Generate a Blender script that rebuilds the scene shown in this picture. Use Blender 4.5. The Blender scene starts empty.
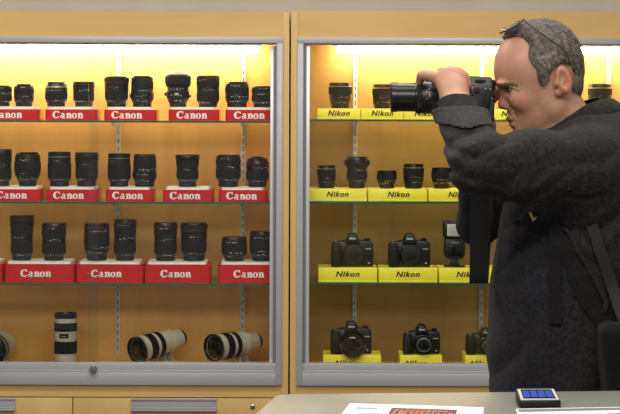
import bpy, bmesh, math, random
import numpy as np
from mathutils import Vector, Matrix
from mathutils.bvhtree import BVHTree

# ------------------------------------------------------------------ camera, world, lights
F = 2017.0; EYE = 1.62; CAMY = -6.5; YMAN = -6.5+2.17*2017/1086
scn = bpy.context.scene
COL = scn.collection
cam_d = bpy.data.cameras.new('camera'); cam = bpy.data.objects.new('camera', cam_d); COL.objects.link(cam)
cam.location = (0, CAMY, EYE); cam.rotation_euler = (math.radians(90), math.radians(-0.2), 0)
cam_d.sensor_width = 36; cam_d.lens = 36*F/620; cam_d.shift_y = -110/620; cam_d.clip_start = .05
scn.camera = cam
scn.view_settings.view_transform = 'Standard'; scn.view_settings.look = 'None'
scn.view_settings.exposure = 0.0; scn.view_settings.gamma = 1.0
scn.view_settings.use_curve_mapping = False
w = bpy.data.worlds.new('world'); scn.world = w; w.use_nodes = True
w.node_tree.nodes['Background'].inputs[0].default_value = (1.0, .93, .84, 1)
w.node_tree.nodes['Background'].inputs[1].default_value = .28
def area(name, loc, rot, sx, sy, power, col):
    l = bpy.data.lights.new(name, 'AREA'); l.shape = 'RECTANGLE'; l.size = sx; l.size_y = sy
    l.energy = power; l.color = col
    o = bpy.data.objects.new(name, l); COL.objects.link(o); o.location = loc; o.rotation_euler = rot
    return o
area('ceiling_lamp', (-.6, -1.5, 3.0), (math.radians(0), 0, 0), 3.2, .5, 52, (1, .95, .86))
area('ceiling_lamp', (.6, -2.7, 3.0), (math.radians(8), 0, 0), 2.0, .5, 16, (1, .93, .84))
area('ceiling_lamp', (0, -4.6, 2.9), (math.radians(35), 0, 0), 3.0, .6, 66, (1, .95, .88))

def P(px, py, Y=0.0):
    d = Y-CAMY
    return Vector(((px-310)*d/F, Y, EYE-(py-97)*d/F))
def onz(px, py, Z):
    d = (EYE-Z)*F/(py-97)
    return Vector(((px-310)*d/F, CAMY+d, Z))
def S(Y): return (Y-CAMY)/F           # metres per pixel at depth Y

# ------------------------------------------------------------------ materials
def lin(c):
    c = c/255.0
    return c/12.92 if c <= .04045 else ((c+.055)/1.055)**2.4
def rgb(r, g, b): return (lin(r), lin(g), lin(b), 1)
MATS = {}
def mat(name, col, rough=.5, metal=0, spec=.5, bump=0, bscale=200, var=0, vscale=30, stretch=(1, 1, 1), col2=None, coat=0, emit=0, sheen=0):
    if name in MATS: return MATS[name]
    m = bpy.data.materials.new(name); m.use_nodes = True; nt = m.node_tree; b = nt.nodes['Principled BSDF']
    b.inputs['Base Color'].default_value = col; b.inputs['Roughness'].default_value = rough
    b.inputs['Metallic'].default_value = metal; b.inputs['Specular IOR Level'].default_value = spec
    b.inputs['Coat Weight'].default_value = coat
    if sheen: b.inputs['Sheen Weight'].default_value = sheen
    if emit:
        b.inputs['Emission Color'].default_value = col; b.inputs['Emission Strength'].default_value = emit
    if var or bump or col2:
        tc = nt.nodes.new('ShaderNodeTexCoord'); mp = nt.nodes.new('ShaderNodeMapping')
        mp.inputs['Scale'].default_value = stretch
        nt.links.new(tc.outputs['Object'], mp.inputs['Vector'])
    if var or col2:
        n = nt.nodes.new('ShaderNodeTexNoise'); n.inputs['Scale'].default_value = vscale; n.inputs['Detail'].default_value = 5
        n.inputs['Roughness'].default_value = .6
        nt.links.new(mp.outputs[0], n.inputs['Vector'])
        cr = nt.nodes.new('ShaderNodeValToRGB')
        c2 = col2 or tuple([min(1, c*(1+var)) for c in col[:3]]+[1]); c1 = col if col2 else tuple([c*(1-var) for c in col[:3]]+[1])
        cr.color_ramp.elements[0].position = .35; cr.color_ramp.elements[1].position = .65
        cr.color_ramp.elements[0].color = c1; cr.color_ramp.elements[1].color = c2
        nt.links.new(n.outputs['Fac'], cr.inputs[0]); nt.links.new(cr.outputs[0], b.inputs['Base Color'])
    if bump:
        n2 = nt.nodes.new('ShaderNodeTexNoise'); n2.inputs['Scale'].default_value = bscale; n2.inputs['Detail'].default_value = 4
        nt.links.new(mp.outputs[0], n2.inputs['Vector'])
        bp = nt.nodes.new('ShaderNodeBump'); bp.inputs['Strength'].default_value = bump; bp.inputs['Distance'].default_value = .002
        nt.links.new(n2.outputs['Fac'], bp.inputs['Height']); nt.links.new(bp.outputs[0], b.inputs['Normal'])
    MATS[name] = m; return m

def glass(name, tint, refl=.06, rough=.02):
    m = bpy.data.materials.new(name); m.use_nodes = True; nt = m.node_tree; nt.nodes.clear()
    out = nt.nodes.new('ShaderNodeOutputMaterial'); mx = nt.nodes.new('ShaderNodeMixShader')
    t = nt.nodes.new('ShaderNodeBsdfTransparent'); g = nt.nodes.new('ShaderNodeBsdfGlossy'); fr = nt.nodes.new('ShaderNodeLayerWeight')
    t.inputs[0].default_value = tint; g.inputs['Roughness'].default_value = rough; g.inputs[0].default_value = (1, 1, 1, 1)
    fr.inputs['Blend'].default_value = .12
    mp = nt.nodes.new('ShaderNodeMapRange'); mp.inputs['To Min'].default_value = refl*.4; mp.inputs['To Max'].default_value = .9
    nt.links.new(fr.outputs['Fresnel'], mp.inputs['Value']); nt.links.new(mp.outputs[0], mx.inputs[0])
    nt.links.new(t.outputs[0], mx.inputs[1]); nt.links.new(g.outputs[0], mx.inputs[2]); nt.links.new(mx.outputs[0], out.inputs[0])
    MATS[name] = m; return m
M_wall = mat('wall_paint', rgb(190, 184, 172), .9, var=.03, vscale=6, bump=.15, bscale=300)
M_maple = mat('maple_veneer', rgb(206, 170, 108), .42, var=.07, vscale=9, stretch=(1, 1, .12), spec=.35)
M_mapleh = mat('maple_veneer_across', rgb(206, 170, 108), .42, var=.07, vscale=9, stretch=(.12, 1, 1), spec=.35)
M_back = mat('maple_back_panel', rgb(218, 168, 98), .5, var=.10, vscale=7, stretch=(1, 1, .1), spec=.3)
M_back2 = mat('maple_back_panel_golden', rgb(160, 126, 72), .5, var=.10, vscale=7, stretch=(1, 1, .12), spec=.3)
M_alu = mat('brushed_aluminium', rgb(168, 169, 175), .38, metal=.15, spec=.5, var=.03, vscale=40, stretch=(.05, 1, 1))
M_aludark = mat('aluminium_channel', rgb(120, 120, 122), .5, metal=.2)
M_alulight = mat('satin_aluminium_edge', rgb(205, 207, 211), .3, metal=.3)
M_dark = mat('dark_gap', rgb(26, 24, 22), .8)
M_black = mat('black_lens_plastic', rgb(19, 19, 20), .36, spec=.45, bump=.1, bscale=900)
M_rubber = mat('black_rubber', rgb(15, 15, 16), .55, spec=.35)
M_blackg = mat('glossy_black_plastic', rgb(14, 14, 15), .28, spec=.4)
M_cap = mat('dull_black_cap', rgb(17, 17, 18), .45)
M_redring = mat('red_ring', rgb(72, 22, 20), .45)
M_goldring = mat('gold_ring', rgb(170, 140, 70), .3, metal=.5)
M_silver = mat('silver_ring', rgb(150, 150, 152), .3, metal=.7)
M_mark = mat('white_print', rgb(190, 190, 190), .5)
M_markg = mat('gold_print', rgb(190, 160, 80), .5)
M_red = mat('red_acrylic', rgb(200, 22, 30), .22, spec=.5, coat=.3)
M_white = mat('white_acrylic', rgb(240, 240, 235), .3)
M_letter = mat('white_lettering', rgb(240, 236, 230), .5)
M_yellow = mat('yellow_podium_card', rgb(255, 240, 66), .4, var=.01, vscale=4)
M_yellowtop = mat('yellow_podium_top', rgb(250, 228, 60), .4)
M_nikblack = mat('black_lettering', rgb(24, 22, 18), .5)
M_ivory = mat('ivory_lens_paint', rgb(180, 172, 152), .4, var=.02, vscale=20)
M_glassel = mat('lens_glass', rgb(10, 12, 16), .08, spec=.5, coat=.3)
M_grey = mat('grey_laminate', rgb(130, 129, 123), .36, spec=.5, var=.025, vscale=160, bump=.04, bscale=500)
M_edge = mat('dark_laminate_edge', rgb(60, 58, 55), .5)
M_skin = mat('skin', rgb(178, 132, 110), .45, spec=.4, var=.06, vscale=45, bump=.2, bscale=260)
def skin_mat():
    m = M_skin; nt = m.node_tree; b = nt.nodes['Principled BSDF']; src = b.inputs['Base Color'].links[0].from_socket
    at = nt.nodes.new('ShaderNodeVertexColor'); at.layer_name = 'flush_shade'; sp = nt.nodes.new('ShaderNodeSeparateColor'); nt.links.new(at.outputs[0], sp.inputs[0])
    last = src
    for ch, col in ((0, rgb(186, 98, 78)), (1, rgb(150, 84, 72)), (2, rgb(150, 118, 100))):
        mx = nt.nodes.new('ShaderNodeMixRGB'); mx.inputs[2].default_value = col
        nt.links.new(sp.outputs[ch], mx.inputs[0]); nt.links.new(last, mx.inputs[1]); last = mx.outputs[0]
    nt.links.new(last, b.inputs['Base Color']); b.inputs['Subsurface Weight'].default_value = .08; b.inputs['Subsurface Radius'].default_value = (.02, .008, .004); b.inputs['Subsurface Scale'].default_value = .3
skin_mat()
M_skinr = mat('skin_reddened', rgb(200, 128, 104), .45, spec=.35, var=.07, vscale=60, bump=.2, bscale=260)
M_lip = mat('lips', rgb(165, 96, 84), .4)
M_hair = mat('greying_brown_hair', rgb(36, 30, 25), .6, col2=rgb(112, 103, 92), vscale=110, stretch=(1, 1, .5), bump=.8, bscale=160)
M_chrome = mat('chrome', rgb(200, 200, 200), .15, metal=1)
M_glassshelf = glass('clear_shelf_glass', (.83, .89, .85, 1), .05)
M_glassdoor = glass('clear_door_glass', (.97, .985, .98, 1), .045)
M_gedge = mat('green_glass_edge', rgb(30, 92, 74), .2, spec=.6)

def cloth_mat(name, c1, c2, quilt=0, qs=26):
    m = bpy.data.materials.new(name); m.use_nodes = True; nt = m.node_tree; b = nt.nodes['Principled BSDF']
    b.inputs['Roughness'].default_value = .85; b.inputs['Specular IOR Level'].default_value = .2
    b.inputs['Sheen Weight'].default_value = .04
    tc = nt.nodes.new('ShaderNodeTexCoord')
    n = nt.nodes.new('ShaderNodeTexNoise'); n.inputs['Scale'].default_value = 120; n.inputs['Detail'].default_value = 8; n.inputs['Roughness'].default_value = .7
    nt.links.new(tc.outputs['Object'], n.inputs['Vector'])
    cr = nt.nodes.new('ShaderNodeValToRGB'); cr.color_ramp.elements[0].position = .36; cr.color_ramp.elements[1].position = .68
    cr.color_ramp.elements[0].color = c1; cr.color_ramp.elements[1].color = c2
    nt.links.new(n.outputs['Fac'], cr.inputs[0]); nt.links.new(cr.outputs[0], b.inputs['Base Color'])
    fine = nt.nodes.new('ShaderNodeTexNoise'); fine.inputs['Scale'].default_value = 95; fine.inputs['Detail'].default_value = 9; fine.inputs['Roughness'].default_value = .75
    nt.links.new(tc.outputs['Object'], fine.inputs['Vector'])
    bp = nt.nodes.new('ShaderNodeBump'); bp.inputs['Strength'].default_value = .5; bp.inputs['Distance'].default_value = .004
    nt.links.new(fine.outputs['Fac'], bp.inputs['Height'])
    last = bp
    if quilt:
        v = nt.nodes.new('ShaderNodeTexVoronoi'); v.feature = 'DISTANCE_TO_EDGE'; v.inputs['Scale'].default_value = qs
        mp = nt.nodes.new('ShaderNodeMapping'); mp.inputs['Rotation'].default_value = (0, .6, 0); mp.inputs['Scale'].default_value = (1, .3, .62)
        wn = nt.nodes.new('ShaderNodeTexNoise'); wn.inputs['Scale'].default_value = 12
        nt.links.new(tc.outputs['Object'], wn.inputs['Vector'])
        ad = nt.nodes.new('ShaderNodeMixRGB'); ad.inputs[0].default_value = .06
        nt.links.new(tc.outputs['Object'], ad.inputs[1]); nt.links.new(wn.outputs['Color'], ad.inputs[2])
        nt.links.new(ad.outputs[0], mp.inputs[0]); nt.links.new(mp.outputs[0], v.inputs['Vector'])
        mr = nt.nodes.new('ShaderNodeMapRange'); mr.inputs['From Max'].default_value = .12; mr.interpolation_type = 'SMOOTHSTEP'
        nt.links.new(v.outputs['Distance'], mr.inputs['Value'])
        b2 = nt.nodes.new('ShaderNodeBump'); b2.inputs['Strength'].default_value = quilt; b2.inputs['Distance'].default_value = .006
        nt.links.new(mr.outputs[0], b2.inputs['Height']); nt.links.new(bp.outputs[0], b2.inputs['Normal']); last = b2
    nt.links.new(last.outputs[0], b.inputs['Normal'])
    MATS[name] = m; return m
M_jacket = cloth_mat('charcoal_denim', rgb(14, 12, 13), rgb(43, 40, 40), .16, 44)
M_cuff = cloth_mat('grey_denim_reverse', rgb(30, 28, 28), rgb(64, 60, 60), .1)
M_flap = cloth_mat('black_lining', rgb(12, 12, 13), rgb(24, 24, 26))
M_denim = cloth_mat('dark_navy_denim', rgb(15, 16, 21), rgb(34, 35, 42))
M_front = cloth_mat('blue_black_denim', rgb(15, 15, 19), rgb(40, 40, 48), .10)
M_shirt = cloth_mat('black_shirt', rgb(7, 8, 11), rgb(15, 16, 20))
M_web = mat('black_webbing', rgb(14, 14, 15), .75, bump=.4, bscale=700)
M_redpipe = mat('red_piping', rgb(140, 34, 26), .6)

# ------------------------------------------------------------------ mesh helpers
def finish(name, bm, ms, parent=None, smooth=False, angle=35):
    me = bpy.data.meshes.new(name); bm.normal_update(); bm.to_mesh(me); bm.free()
    for m in (ms if isinstance(ms, (list, tuple)) else [ms]): me.materials.append(m)
    if smooth:
        me.polygons.foreach_set('use_smooth', [True]*len(me.polygons))
        try: me.set_sharp_from_angle(angle=math.radians(angle))
        except Exception: pass
    o = bpy.data.objects.new(name, me); COL.objects.link(o)
    if parent: o.parent = parent
    return o
def tag(o, label=None, cat=None, group=None, kind=None):
    if label: o['label'] = label
    if cat: o['category'] = cat
    if group: o['group'] = group
    if kind: o['kind'] = kind
    return o
def empty(name, loc, label=None, cat=None, group=None, kind=None):
    o = bpy.data.objects.new(name, None); COL.objects.link(o); o.location = loc; o.empty_display_size = .05
    return tag(o, label, cat, group, kind)
def box(bm, x0, x1, y0, y1, z0, z1, bev=0, seg=2, mi=0):
    r = bmesh.ops.create_cube(bm, size=1); vs = r['verts']
    for v in vs:
        v.co = Vector((x0+(v.co.x+.5)*(x1-x0), y0+(v.co.y+.5)*(y1-y0), z0+(v.co.z+.5)*(z1-z0)))
    fs = list({f for v in vs for f in v.link_faces})
    if mi:
        for f in fs: f.material_index = mi
    if bev:
        es = list({e for v in vs for e in v.link_edges})
        bmesh.ops.bevel(bm, geom=es, offset=bev, segments=seg, profile=.5, affect='EDGES')
    return bm
def boxo(name, x0, x1, y0, y1, z0, z1, m, parent=None, bev=0, seg=2, smooth=None):
    bm = bmesh.new(); box(bm, x0, x1, y0, y1, z0, z1, bev, seg)
    return finish(name, bm, m, parent, smooth=bool(bev) if smooth is None else smooth)
def lathe(bm, prof, n=40, M=Matrix(), ridges=0, rd=0.0, mi=0):
    """prof: [(r,z)...] revolved about z, closed with end discs"""
    rings = []
    N = ridges*4 if ridges else n
    for r, z in prof:
        ring = []
        for i in range(N):
            a = 2*math.pi*i/N; rr = r-(rd if (ridges and i % 4 in (2, 3)) else 0)
            ring.append(bm.verts.new(M @ Vector((rr*math.cos(a), rr*math.sin(a), z))))
        rings.append(ring)
    for a, b in zip(rings, rings[1:]):
        for i in range(N):
            f = bm.faces.new((a[i], a[(i+1) % N], b[(i+1) % N], b[i])); f.material_index = mi
    f = bm.faces.new(rings[0][::-1]); f.material_index = mi
    f = bm.faces.new(rings[-1]); f.material_index = mi
def latheo(name, prof, m, parent=None, n=40, M=Matrix(), ridges=0, rd=0, angle=35):
    bm = bmesh.new(); lathe(bm, prof, n, M, ridges, rd)
    return finish(name, bm, m, parent, smooth=True, angle=angle)
def prism(bm, pts, y0, y1, bev=0, seg=2):
    """polygon in XZ extruded along Y"""
    a = [bm.verts.new((x, y0, z)) for x, z in pts]; b = [bm.verts.new((x, y1, z)) for x, z in pts]
    fs = [bm.faces.new(a), bm.faces.new(b[::-1])]
    n = len(pts)
    for i in range(n): fs.append(bm.faces.new((a[i], b[i], b[(i+1) % n], a[(i+1) % n])))
    bmesh.ops.recalc_face_normals(bm, faces=fs)
    if bev: bmesh.ops.bevel(bm, geom=list({e for f in fs for e in f.edges}), offset=bev, segments=seg, profile=.5, affect='EDGES')
def tube(bm, pts, r, n=10, close=True):
    pts = [Vector(p) for p in pts]; rings = []
    rs = r if isinstance(r, (list, tuple)) else [r]*len(pts)
    up = Vector((0, 0, 1))
    for i, p in enumerate(pts):
        t = (pts[min(i+1, len(pts)-1)]-pts[max(i-1, 0)]).normalized()
        s = t.cross(up)
        if s.length < .05: s = t.cross(Vector((0, 1, 0)))
        s.normalize(); u = s.cross(t)
        rings.append([bm.verts.new(p+(s*math.cos(2*math.pi*k/n)+u*math.sin(2*math.pi*k/n))*rs[i]) for k in range(n)])
    for a, b in zip(rings, rings[1:]):
        for k in range(n): bm.faces.new((a[k], a[(k+1) % n], b[(k+1) % n], b[k]))
    bm.faces.new(rings[0][::-1]); bm.faces.new(rings[-1])
def ribbon(bm, pts, wvec, thick, nrm):
    """thick strip along pts; wvec = half-width vector per point, nrm = normal per point"""
    rows = []
    for p, w_, n_ in zip(pts, wvec, nrm):
        p = Vector(p); w_ = Vector(w_); n_ = Vector(n_)*thick/2
        rows.append([bm.verts.new(p-w_-n_), bm.verts.new(p+w_-n_), bm.verts.new(p+w_+n_), bm.verts.new(p-w_+n_)])
    for a, b in zip(rows, rows[1:]):
        for k in range(4): bm.faces.new((a[k], a[(k+1) % 4], b[(k+1) % 4], b[k]))
    bm.faces.new(rows[0][::-1]); bm.faces.new(rows[-1])
    bmesh.ops.recalc_face_normals(bm, faces=bm.faces)
def curve_pts(pts, n=8):
    pts = [Vector(p) for p in pts]; out = []
    for i in range(len(pts)-1):
        p0 = pts[max(i-1, 0)]; p1 = pts[i]; p2 = pts[i+1]; p3 = pts[min(i+2, len(pts)-1)]
        for k in range(n):
            t = k/n
            out.append(.5*((2*p1)+(-p0+p2)*t+(2*p0-5*p1+4*p2-p3)*t*t+(-p0+3*p1-3*p2+p3)*t**3))
    out.append(pts[-1]); return out
def copy_tree(o, parent=None):
    c = o.copy(); COL.objects.link(c)
    if parent: c.parent = parent
    for ch in list(o.children): copy_tree(ch, c)
    return c

# lettering -----------------------------------------------------------------
def text_mesh(body, size, shear=0, offset=0, width=None, height=None, ext=.0003):
    cu = bpy.data.curves.new('lettering', 'FONT'); cu.body = body; cu.size = size; cu.shear = shear; cu.offset = offset
    cu.extrude = ext; cu.space_character = 1.14; cu.resolution_u = 3; cu.align_x = 'CENTER'; cu.align_y = 'CENTER'
    t = bpy.data.objects.new('t', cu); COL.objects.link(t)
    dg = bpy.context.evaluated_depsgraph_get(); me = bpy.data.meshes.new_from_object(t.evaluated_get(dg))
    bpy.data.objects.remove(t); bpy.data.curves.remove(cu)
    co = np.array([v.co[:] for v in me.vertices]); mn = co.min(0); mx = co.max(0); c = (mn+mx)/2
    sx = width/(mx[0]-mn[0]) if width else 1; sy = height/(mx[1]-mn[1]) if height else sx
    for v in me.vertices:
        v.co = Vector(((v.co.x-c[0])*sx, -v.co.z, (v.co.y-c[1])*sy))
    me.materials.clear(); return me
def serif_word(width, height):
    """the bold wedge-serif camera maker's word: big C then a n o n"""
    bm = bmesh.new()
    def ring(cx, cy, rx, ry, ts, tt, a0=0, a1=360, n=20):
        prev = None
        for i in range(n+1):
            a = math.radians(a0+(a1-a0)*i/n); c, s = math.cos(a), math.sin(a)
            o_ = (cx+rx*c, cy+ry*s); i_ = (cx+(rx-ts)*c, cy+(ry-tt)*s)
            cur = [bm.verts.new((o_[0], 0, o_[1])), bm.verts.new((i_[0], 0, i_[1]))]
            if prev: bm.faces.new((prev[0], cur[0], cur[1], prev[1]))
            prev = cur
    def poly(*p): bm.faces.new([bm.verts.new((x, 0, z)) for x, z in p])
    ring(.46, .5, .46, .52, .29, .13, 48, 318)
    poly((.62, .98), (.80, 1.02), (.86, .66), (.70, .74)); poly((.62, .04), (.86, .22), (.90, .34), (.70, .2))
    def n_(x):
        poly((x+.06, 0), (x+.30, 0), (x+.30, .72), (x+.06, .72)); poly((x-.02, .60), (x+.1, .60), (x+.26, .76), (x-.02, .68))
        poly((x-.02, 0), (x+.36, 0), (x+.36, .07), (x-.02, .07))
        ring(x+.38, .46, .26, .29, .22, .16, 0, 150, 12)
        poly((x+.40, 0), (x+.64, 0), (x+.64, .48), (x+.40, .48)); poly((x+.36, 0), (x+.70, 0), (x+.70, .07), (x+.36, .07))
    # a
    ring(1.20, .22, .22, .23, .15, .09); poly((1.32, 0), (1.50, 0), (1.50, .5), (1.32, .5)); poly((1.32, 0), (1.62, 0), (1.58, .07), (1.32, .07))
    ring(1.27, .50, .23, .24, .17, .11, 0, 160, 12)
    n_(1.70)
    ring(2.72, .36, .33, .38, .22, .10)
    n_(3.12)
    fs = list(bm.faces)
    for f in fs:
        f.normal_update()
        if f.normal.y > 0: f.normal_flip()
    r = bmesh.ops.extrude_face_region(bm, geom=fs)
    for v in [g for g in r['geom'] if isinstance(g, bmesh.types.BMVert)]: v.co.y -= .0008
    sx = width/3.84; sz = height/1.0
    for v in bm.verts: v.co.x = (v.co.x-1.92)*sx; v.co.z = (v.co.z-.5)*sz
    bmesh.ops.recalc_face_normals(bm, faces=bm.faces)
    me = bpy.data.meshes.new('lettering'); bm.to_mesh(me); bm.free(); return me
def place_mesh(name, me, loc, m, parent):
    if not me.materials: me.materials.append(m)
    o = bpy.data.objects.new(name, me); COL.objects.link(o); o.location = loc; o.parent = parent; return o

# ------------------------------------------------------------------ room
def struct(o): o['kind'] = 'structure'; return o
zt = P(0, 12, 0).z      # cabinet top
struct(boxo('floor', -4, 4, -7.5, .6, -.05, 0, mat('grey_carpet', rgb(95, 92, 88), .95, var=.1, vscale=150)))
struct(boxo('wall_back', -4, 4, .42, .55, 0, 3.2, M_wall))

# ------------------------------------------------------------------ cabinets
YB = .35
def cabinet(x0, x1, label, left, backm):
    """x0,x1 pixel limits of the unit at its front"""
    c = empty('display_cabinet', ((x0+x1)/2*S(0)-310*S(0), .2, 0), label, 'cabinet', 'maple and glass display cabinets')
    ox, oy = c.location.x, c.location.y
    def add(name, bx, m, bev=0, par=None):
        a = [bx[0]-ox, bx[1]-ox, bx[2]-oy, bx[3]-oy, bx[4], bx[5]]
        return boxo(name, *a, m, par or c, bev)
    X = lambda px: (px-310)*S(0); Z = lambda py: EYE-(py-97)*S(0)
    ytop = 12 if left else 10.5
    fz1 = 38; fb = 385
    xl, xr = X(x0), X(x1)
    sw = 7*S(0)
    # carcass
    add('side_panel', (xl, xl+sw, -.004, .40, .08, Z(ytop)), M_maple, .0008)
    add('side_panel', (xr-sw, xr, -.004, .40, .08, Z(ytop)), M_maple, .0008)
    add('top_rail', (xl+sw, xr-sw, 0, .40, Z(fz1), Z(ytop)), M_mapleh)
    bp = add('back_panel', (xl+sw, xr-sw, YB, .38, .66, Z(fz1)), backm)
    add('bottom_rail', (xl+sw, xr-sw, 0, .02, Z(397.5), Z(fb)), M_mapleh)
    add('deck', (xl+sw, xr-sw, .02, YB, Z(395), .7235), M_back)
    add('plinth', (xl+.02, xr-.02, .05, .38, .0, .08), M_dark)
    add('carcass_base', (xl+sw, xr-sw, .024, .38, .08, Z(397.5)-.001), M_maple)
    # aluminium frame
    fr = bmesh.new(); xa, xb = x0+6.5, x1-6.5
    f = lambda a, b, y0, y1, t, bt, bm_, bv=.0006: box(bm_, X(a)-ox, X(b)-ox, y0-oy, y1-oy, Z(bt), Z(t), bv)
    f(xa, xb, -.012, .045, 37.5, 43.5, fr)
    f(xa, xa+6, -.012, .045, 43.5, 385, fr); f(xb-6, xb, -.012, .045, 43.5, 385, fr)
    finish('aluminium_frame', fr, M_alu, c, True)
    sl = bmesh.new()
    f(xa+6, xb-6, -.014, .020, 372.5, 385, sl); f(xa+6, xb-6, -.004, .020, 363.2, 372.5, sl); f(xa+6, xb-6, -.012, -.004, 370.4, 372.5, sl)
    finish('sill_track', sl, M_alu, c, True)
    ch = bmesh.new(); f(xa+6, xb-6, .0, .04, 43.5, 44.6, ch, 0); f(xa+6, xa+9, .005, .04, 46, 363, ch, 0); f(xb-9, xb-6, .005, .04, 46, 363, ch, 0)
    finish('door_channel', ch, M_aludark, c)
    # sliding glass doors, each with its slim edge strip
    mid = 93 if left else 482
    for k, (a, b, y) in enumerate(((xa+9, mid+5, .006), (mid-5, xb-9, .018))):
        d = add('glass_door', (X(a), X(b), y, y+.005, Z(363)-.002, Z(46)), M_glassdoor)
        stp = (xb-12.5, xb-9) if b > mid+50 else (xa+9, xa+12.5)
        g = boxo('edge_strip', X(stp[0])-ox, X(stp[1])-ox, y-.003-oy, y+.007-oy, Z(363), Z(46), M_alulight, d, .0005)
    # shelves
    for ys in ((122.2, 203.5, 285.2) if left else (120.2, 202.3, 283.6)):
        z1 = EYE-(ys-1.0-97)*S(.05)
        s = add('glass_shelf', (xl+sw+.004, xr-sw-.004, .052, YB-.014, z1-.0065, z1), M_glassshelf)
        add('shelf_edge', (xl+sw+.004, xr-sw-.004, .0495, .052, z1-.0065, z1), M_gedge, par=s)
    # slotted standards with brackets
    for px in ((-6.5, 118.5, 243.5) if left else (355.3, 482, 608.8)):
        x = (px-310)*S(YB-.01)
        bm = bmesh.new(); box(bm, x-.0065-ox, x+.0065-ox, YB-.011-oy, YB-oy, .74, Z(48), 0)
        z = .76
        while z < 1.77:
            box(bm, x-.0014-ox, x+.0014-ox, YB-.0118-oy, YB-.0105-oy, z, z+.014, 0, mi=1); z += .026
        st = finish('shelf_standard', bm, [M_alulight, M_dark], c)
        for ys in ((122.2, 203.5, 285.2) if left else (120.2, 202.3, 283.6)):
            z1 = EYE-(ys-1.0-97)*S(.05)-.0068
            bm = bmesh.new()
            pts = [(YB-.0125, z1), (YB-.0125, z1-.045), (YB-.06, z1-.02), (.11, z1-.007), (.11, z1)]
            a = [bm.verts.new((x-.0012-ox, y-oy, zz)) for y, zz in pts]; b = [bm.verts.new((x+.0012-ox, y-oy, zz)) for y, zz in pts]
            bm.faces.new(a); bm.faces.new(b[::-1])
            for i in range(5): bm.faces.new((a[i], b[i], b[(i+1) % 5], a[(i+1) % 5]))
            bmesh.ops.recalc_face_normals(bm, faces=bm.faces)
            finish('shelf_bracket', bm, M_alu, st)
    # lamp under the top
    lx0, lx1 = ((x0+20), 261) if left else (334, x1-20)
    lx0 = (lx0-310)*S(.24); lx1 = (lx1-310)*S(.24)
    lf = add('light_fixture', (lx0, lx1, .262, .322, Z(44), Z(38)), M_white, .001)
    em = mat('lamp_diffuser_glow' if left else 'lamp_diffuser_glow_bright', (1, .88, .58, 1), .5, emit=33 if left else 46)
    add('lamp_tube', (lx0+.01, lx1-.01, .270, .314, Z(44)-.022, Z(44)), em, .002, lf)
    # drawers
    zt_ = Z(398.5)
    spl = ((-126, 73.4), (74.4, x1-7.5)) if left else ((x0+7.5, 480), (481, x1-7.5))
    for a, b in spl:
        a = max(a, x0+7)
        for zz0, zz1 in ((.50, zt_), (.10, .497)):
            pc = ((-126+73.4)/2 if a < 0 else (a+b)/2)-(3 if left and a > 0 else 0)
            d = add('drawer', (X(a), X(b), .0, .018, zz0, zz1), M_maple, .0006)
            h = bmesh.new()
            hx0 = max(X(pc-43), X(a)+.003)-ox; hx1 = X(pc+43)-ox; hy = -oy
            zp = zz1-.001
            box(h, hx0, hx1, hy-.003, hy, zp-.040, zp, .0005)
            box(h, hx0, hx1, hy-.016, hy-.003, zp-.040, zp-.034, .001)
            box(h, hx0, hx1, hy-.016, hy-.013, zp-.034, zp-.027, .0005)
            box(h, hx0, hx1, hy-.007, hy-.003, zp-.006, zp, .0005)
            finish('pull_channel', h, M_alu, d, True)
            if zz0 == .50 and (a > 0):
                lk = b-28; Mx = Matrix.Translation((X(lk)-ox, -oy, Z(407))) @ Matrix.Rotation(math.radians(90), 4, 'X')
                l = latheo('lock', [(.008, 0), (.008, .003), (.006, .004)], M_chrome, d, 20, Mx)
                l2 = bmesh.new(); box(l2, X(lk)-ox-.001, X(lk)-ox+.001, -oy-.0045, -oy-.0035, Z(407)-.004, Z(407)+.004)
                finish('keyhole', l2, M_dark, l)
    return c
cabL = cabinet(-87, 289.2, 'maple display cabinet with lit glass shelves full of lenses on red podiums', True, M_back)
cabR = cabinet(290.8, 668, 'maple display cabinet with lit glass shelves of yellow podiums behind the man', False, M_back2)
# cylinder lock of the left sliding doors
lk = empty('door_lock', P(94.5, 370, -.014), 'small chrome cylinder lock clipped where the left cabinet glass doors overlap', 'lock')
latheo('lock_barrel', [(.0125, 0), (.0125, .010), (.0115, .0115)], M_chrome, lk, 24, Matrix.Rotation(math.radians(90), 4, 'X'))
latheo('lock_face', [(.008, .0115), (.008, .016), (.007, .017)], M_silver, lk, 24, Matrix.Rotation(math.radians(90), 4, 'X'))
boxo('keyhole', -.0012, .0012, -.0178, -.0168, -.004, .004, M_dark, lk)

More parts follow.
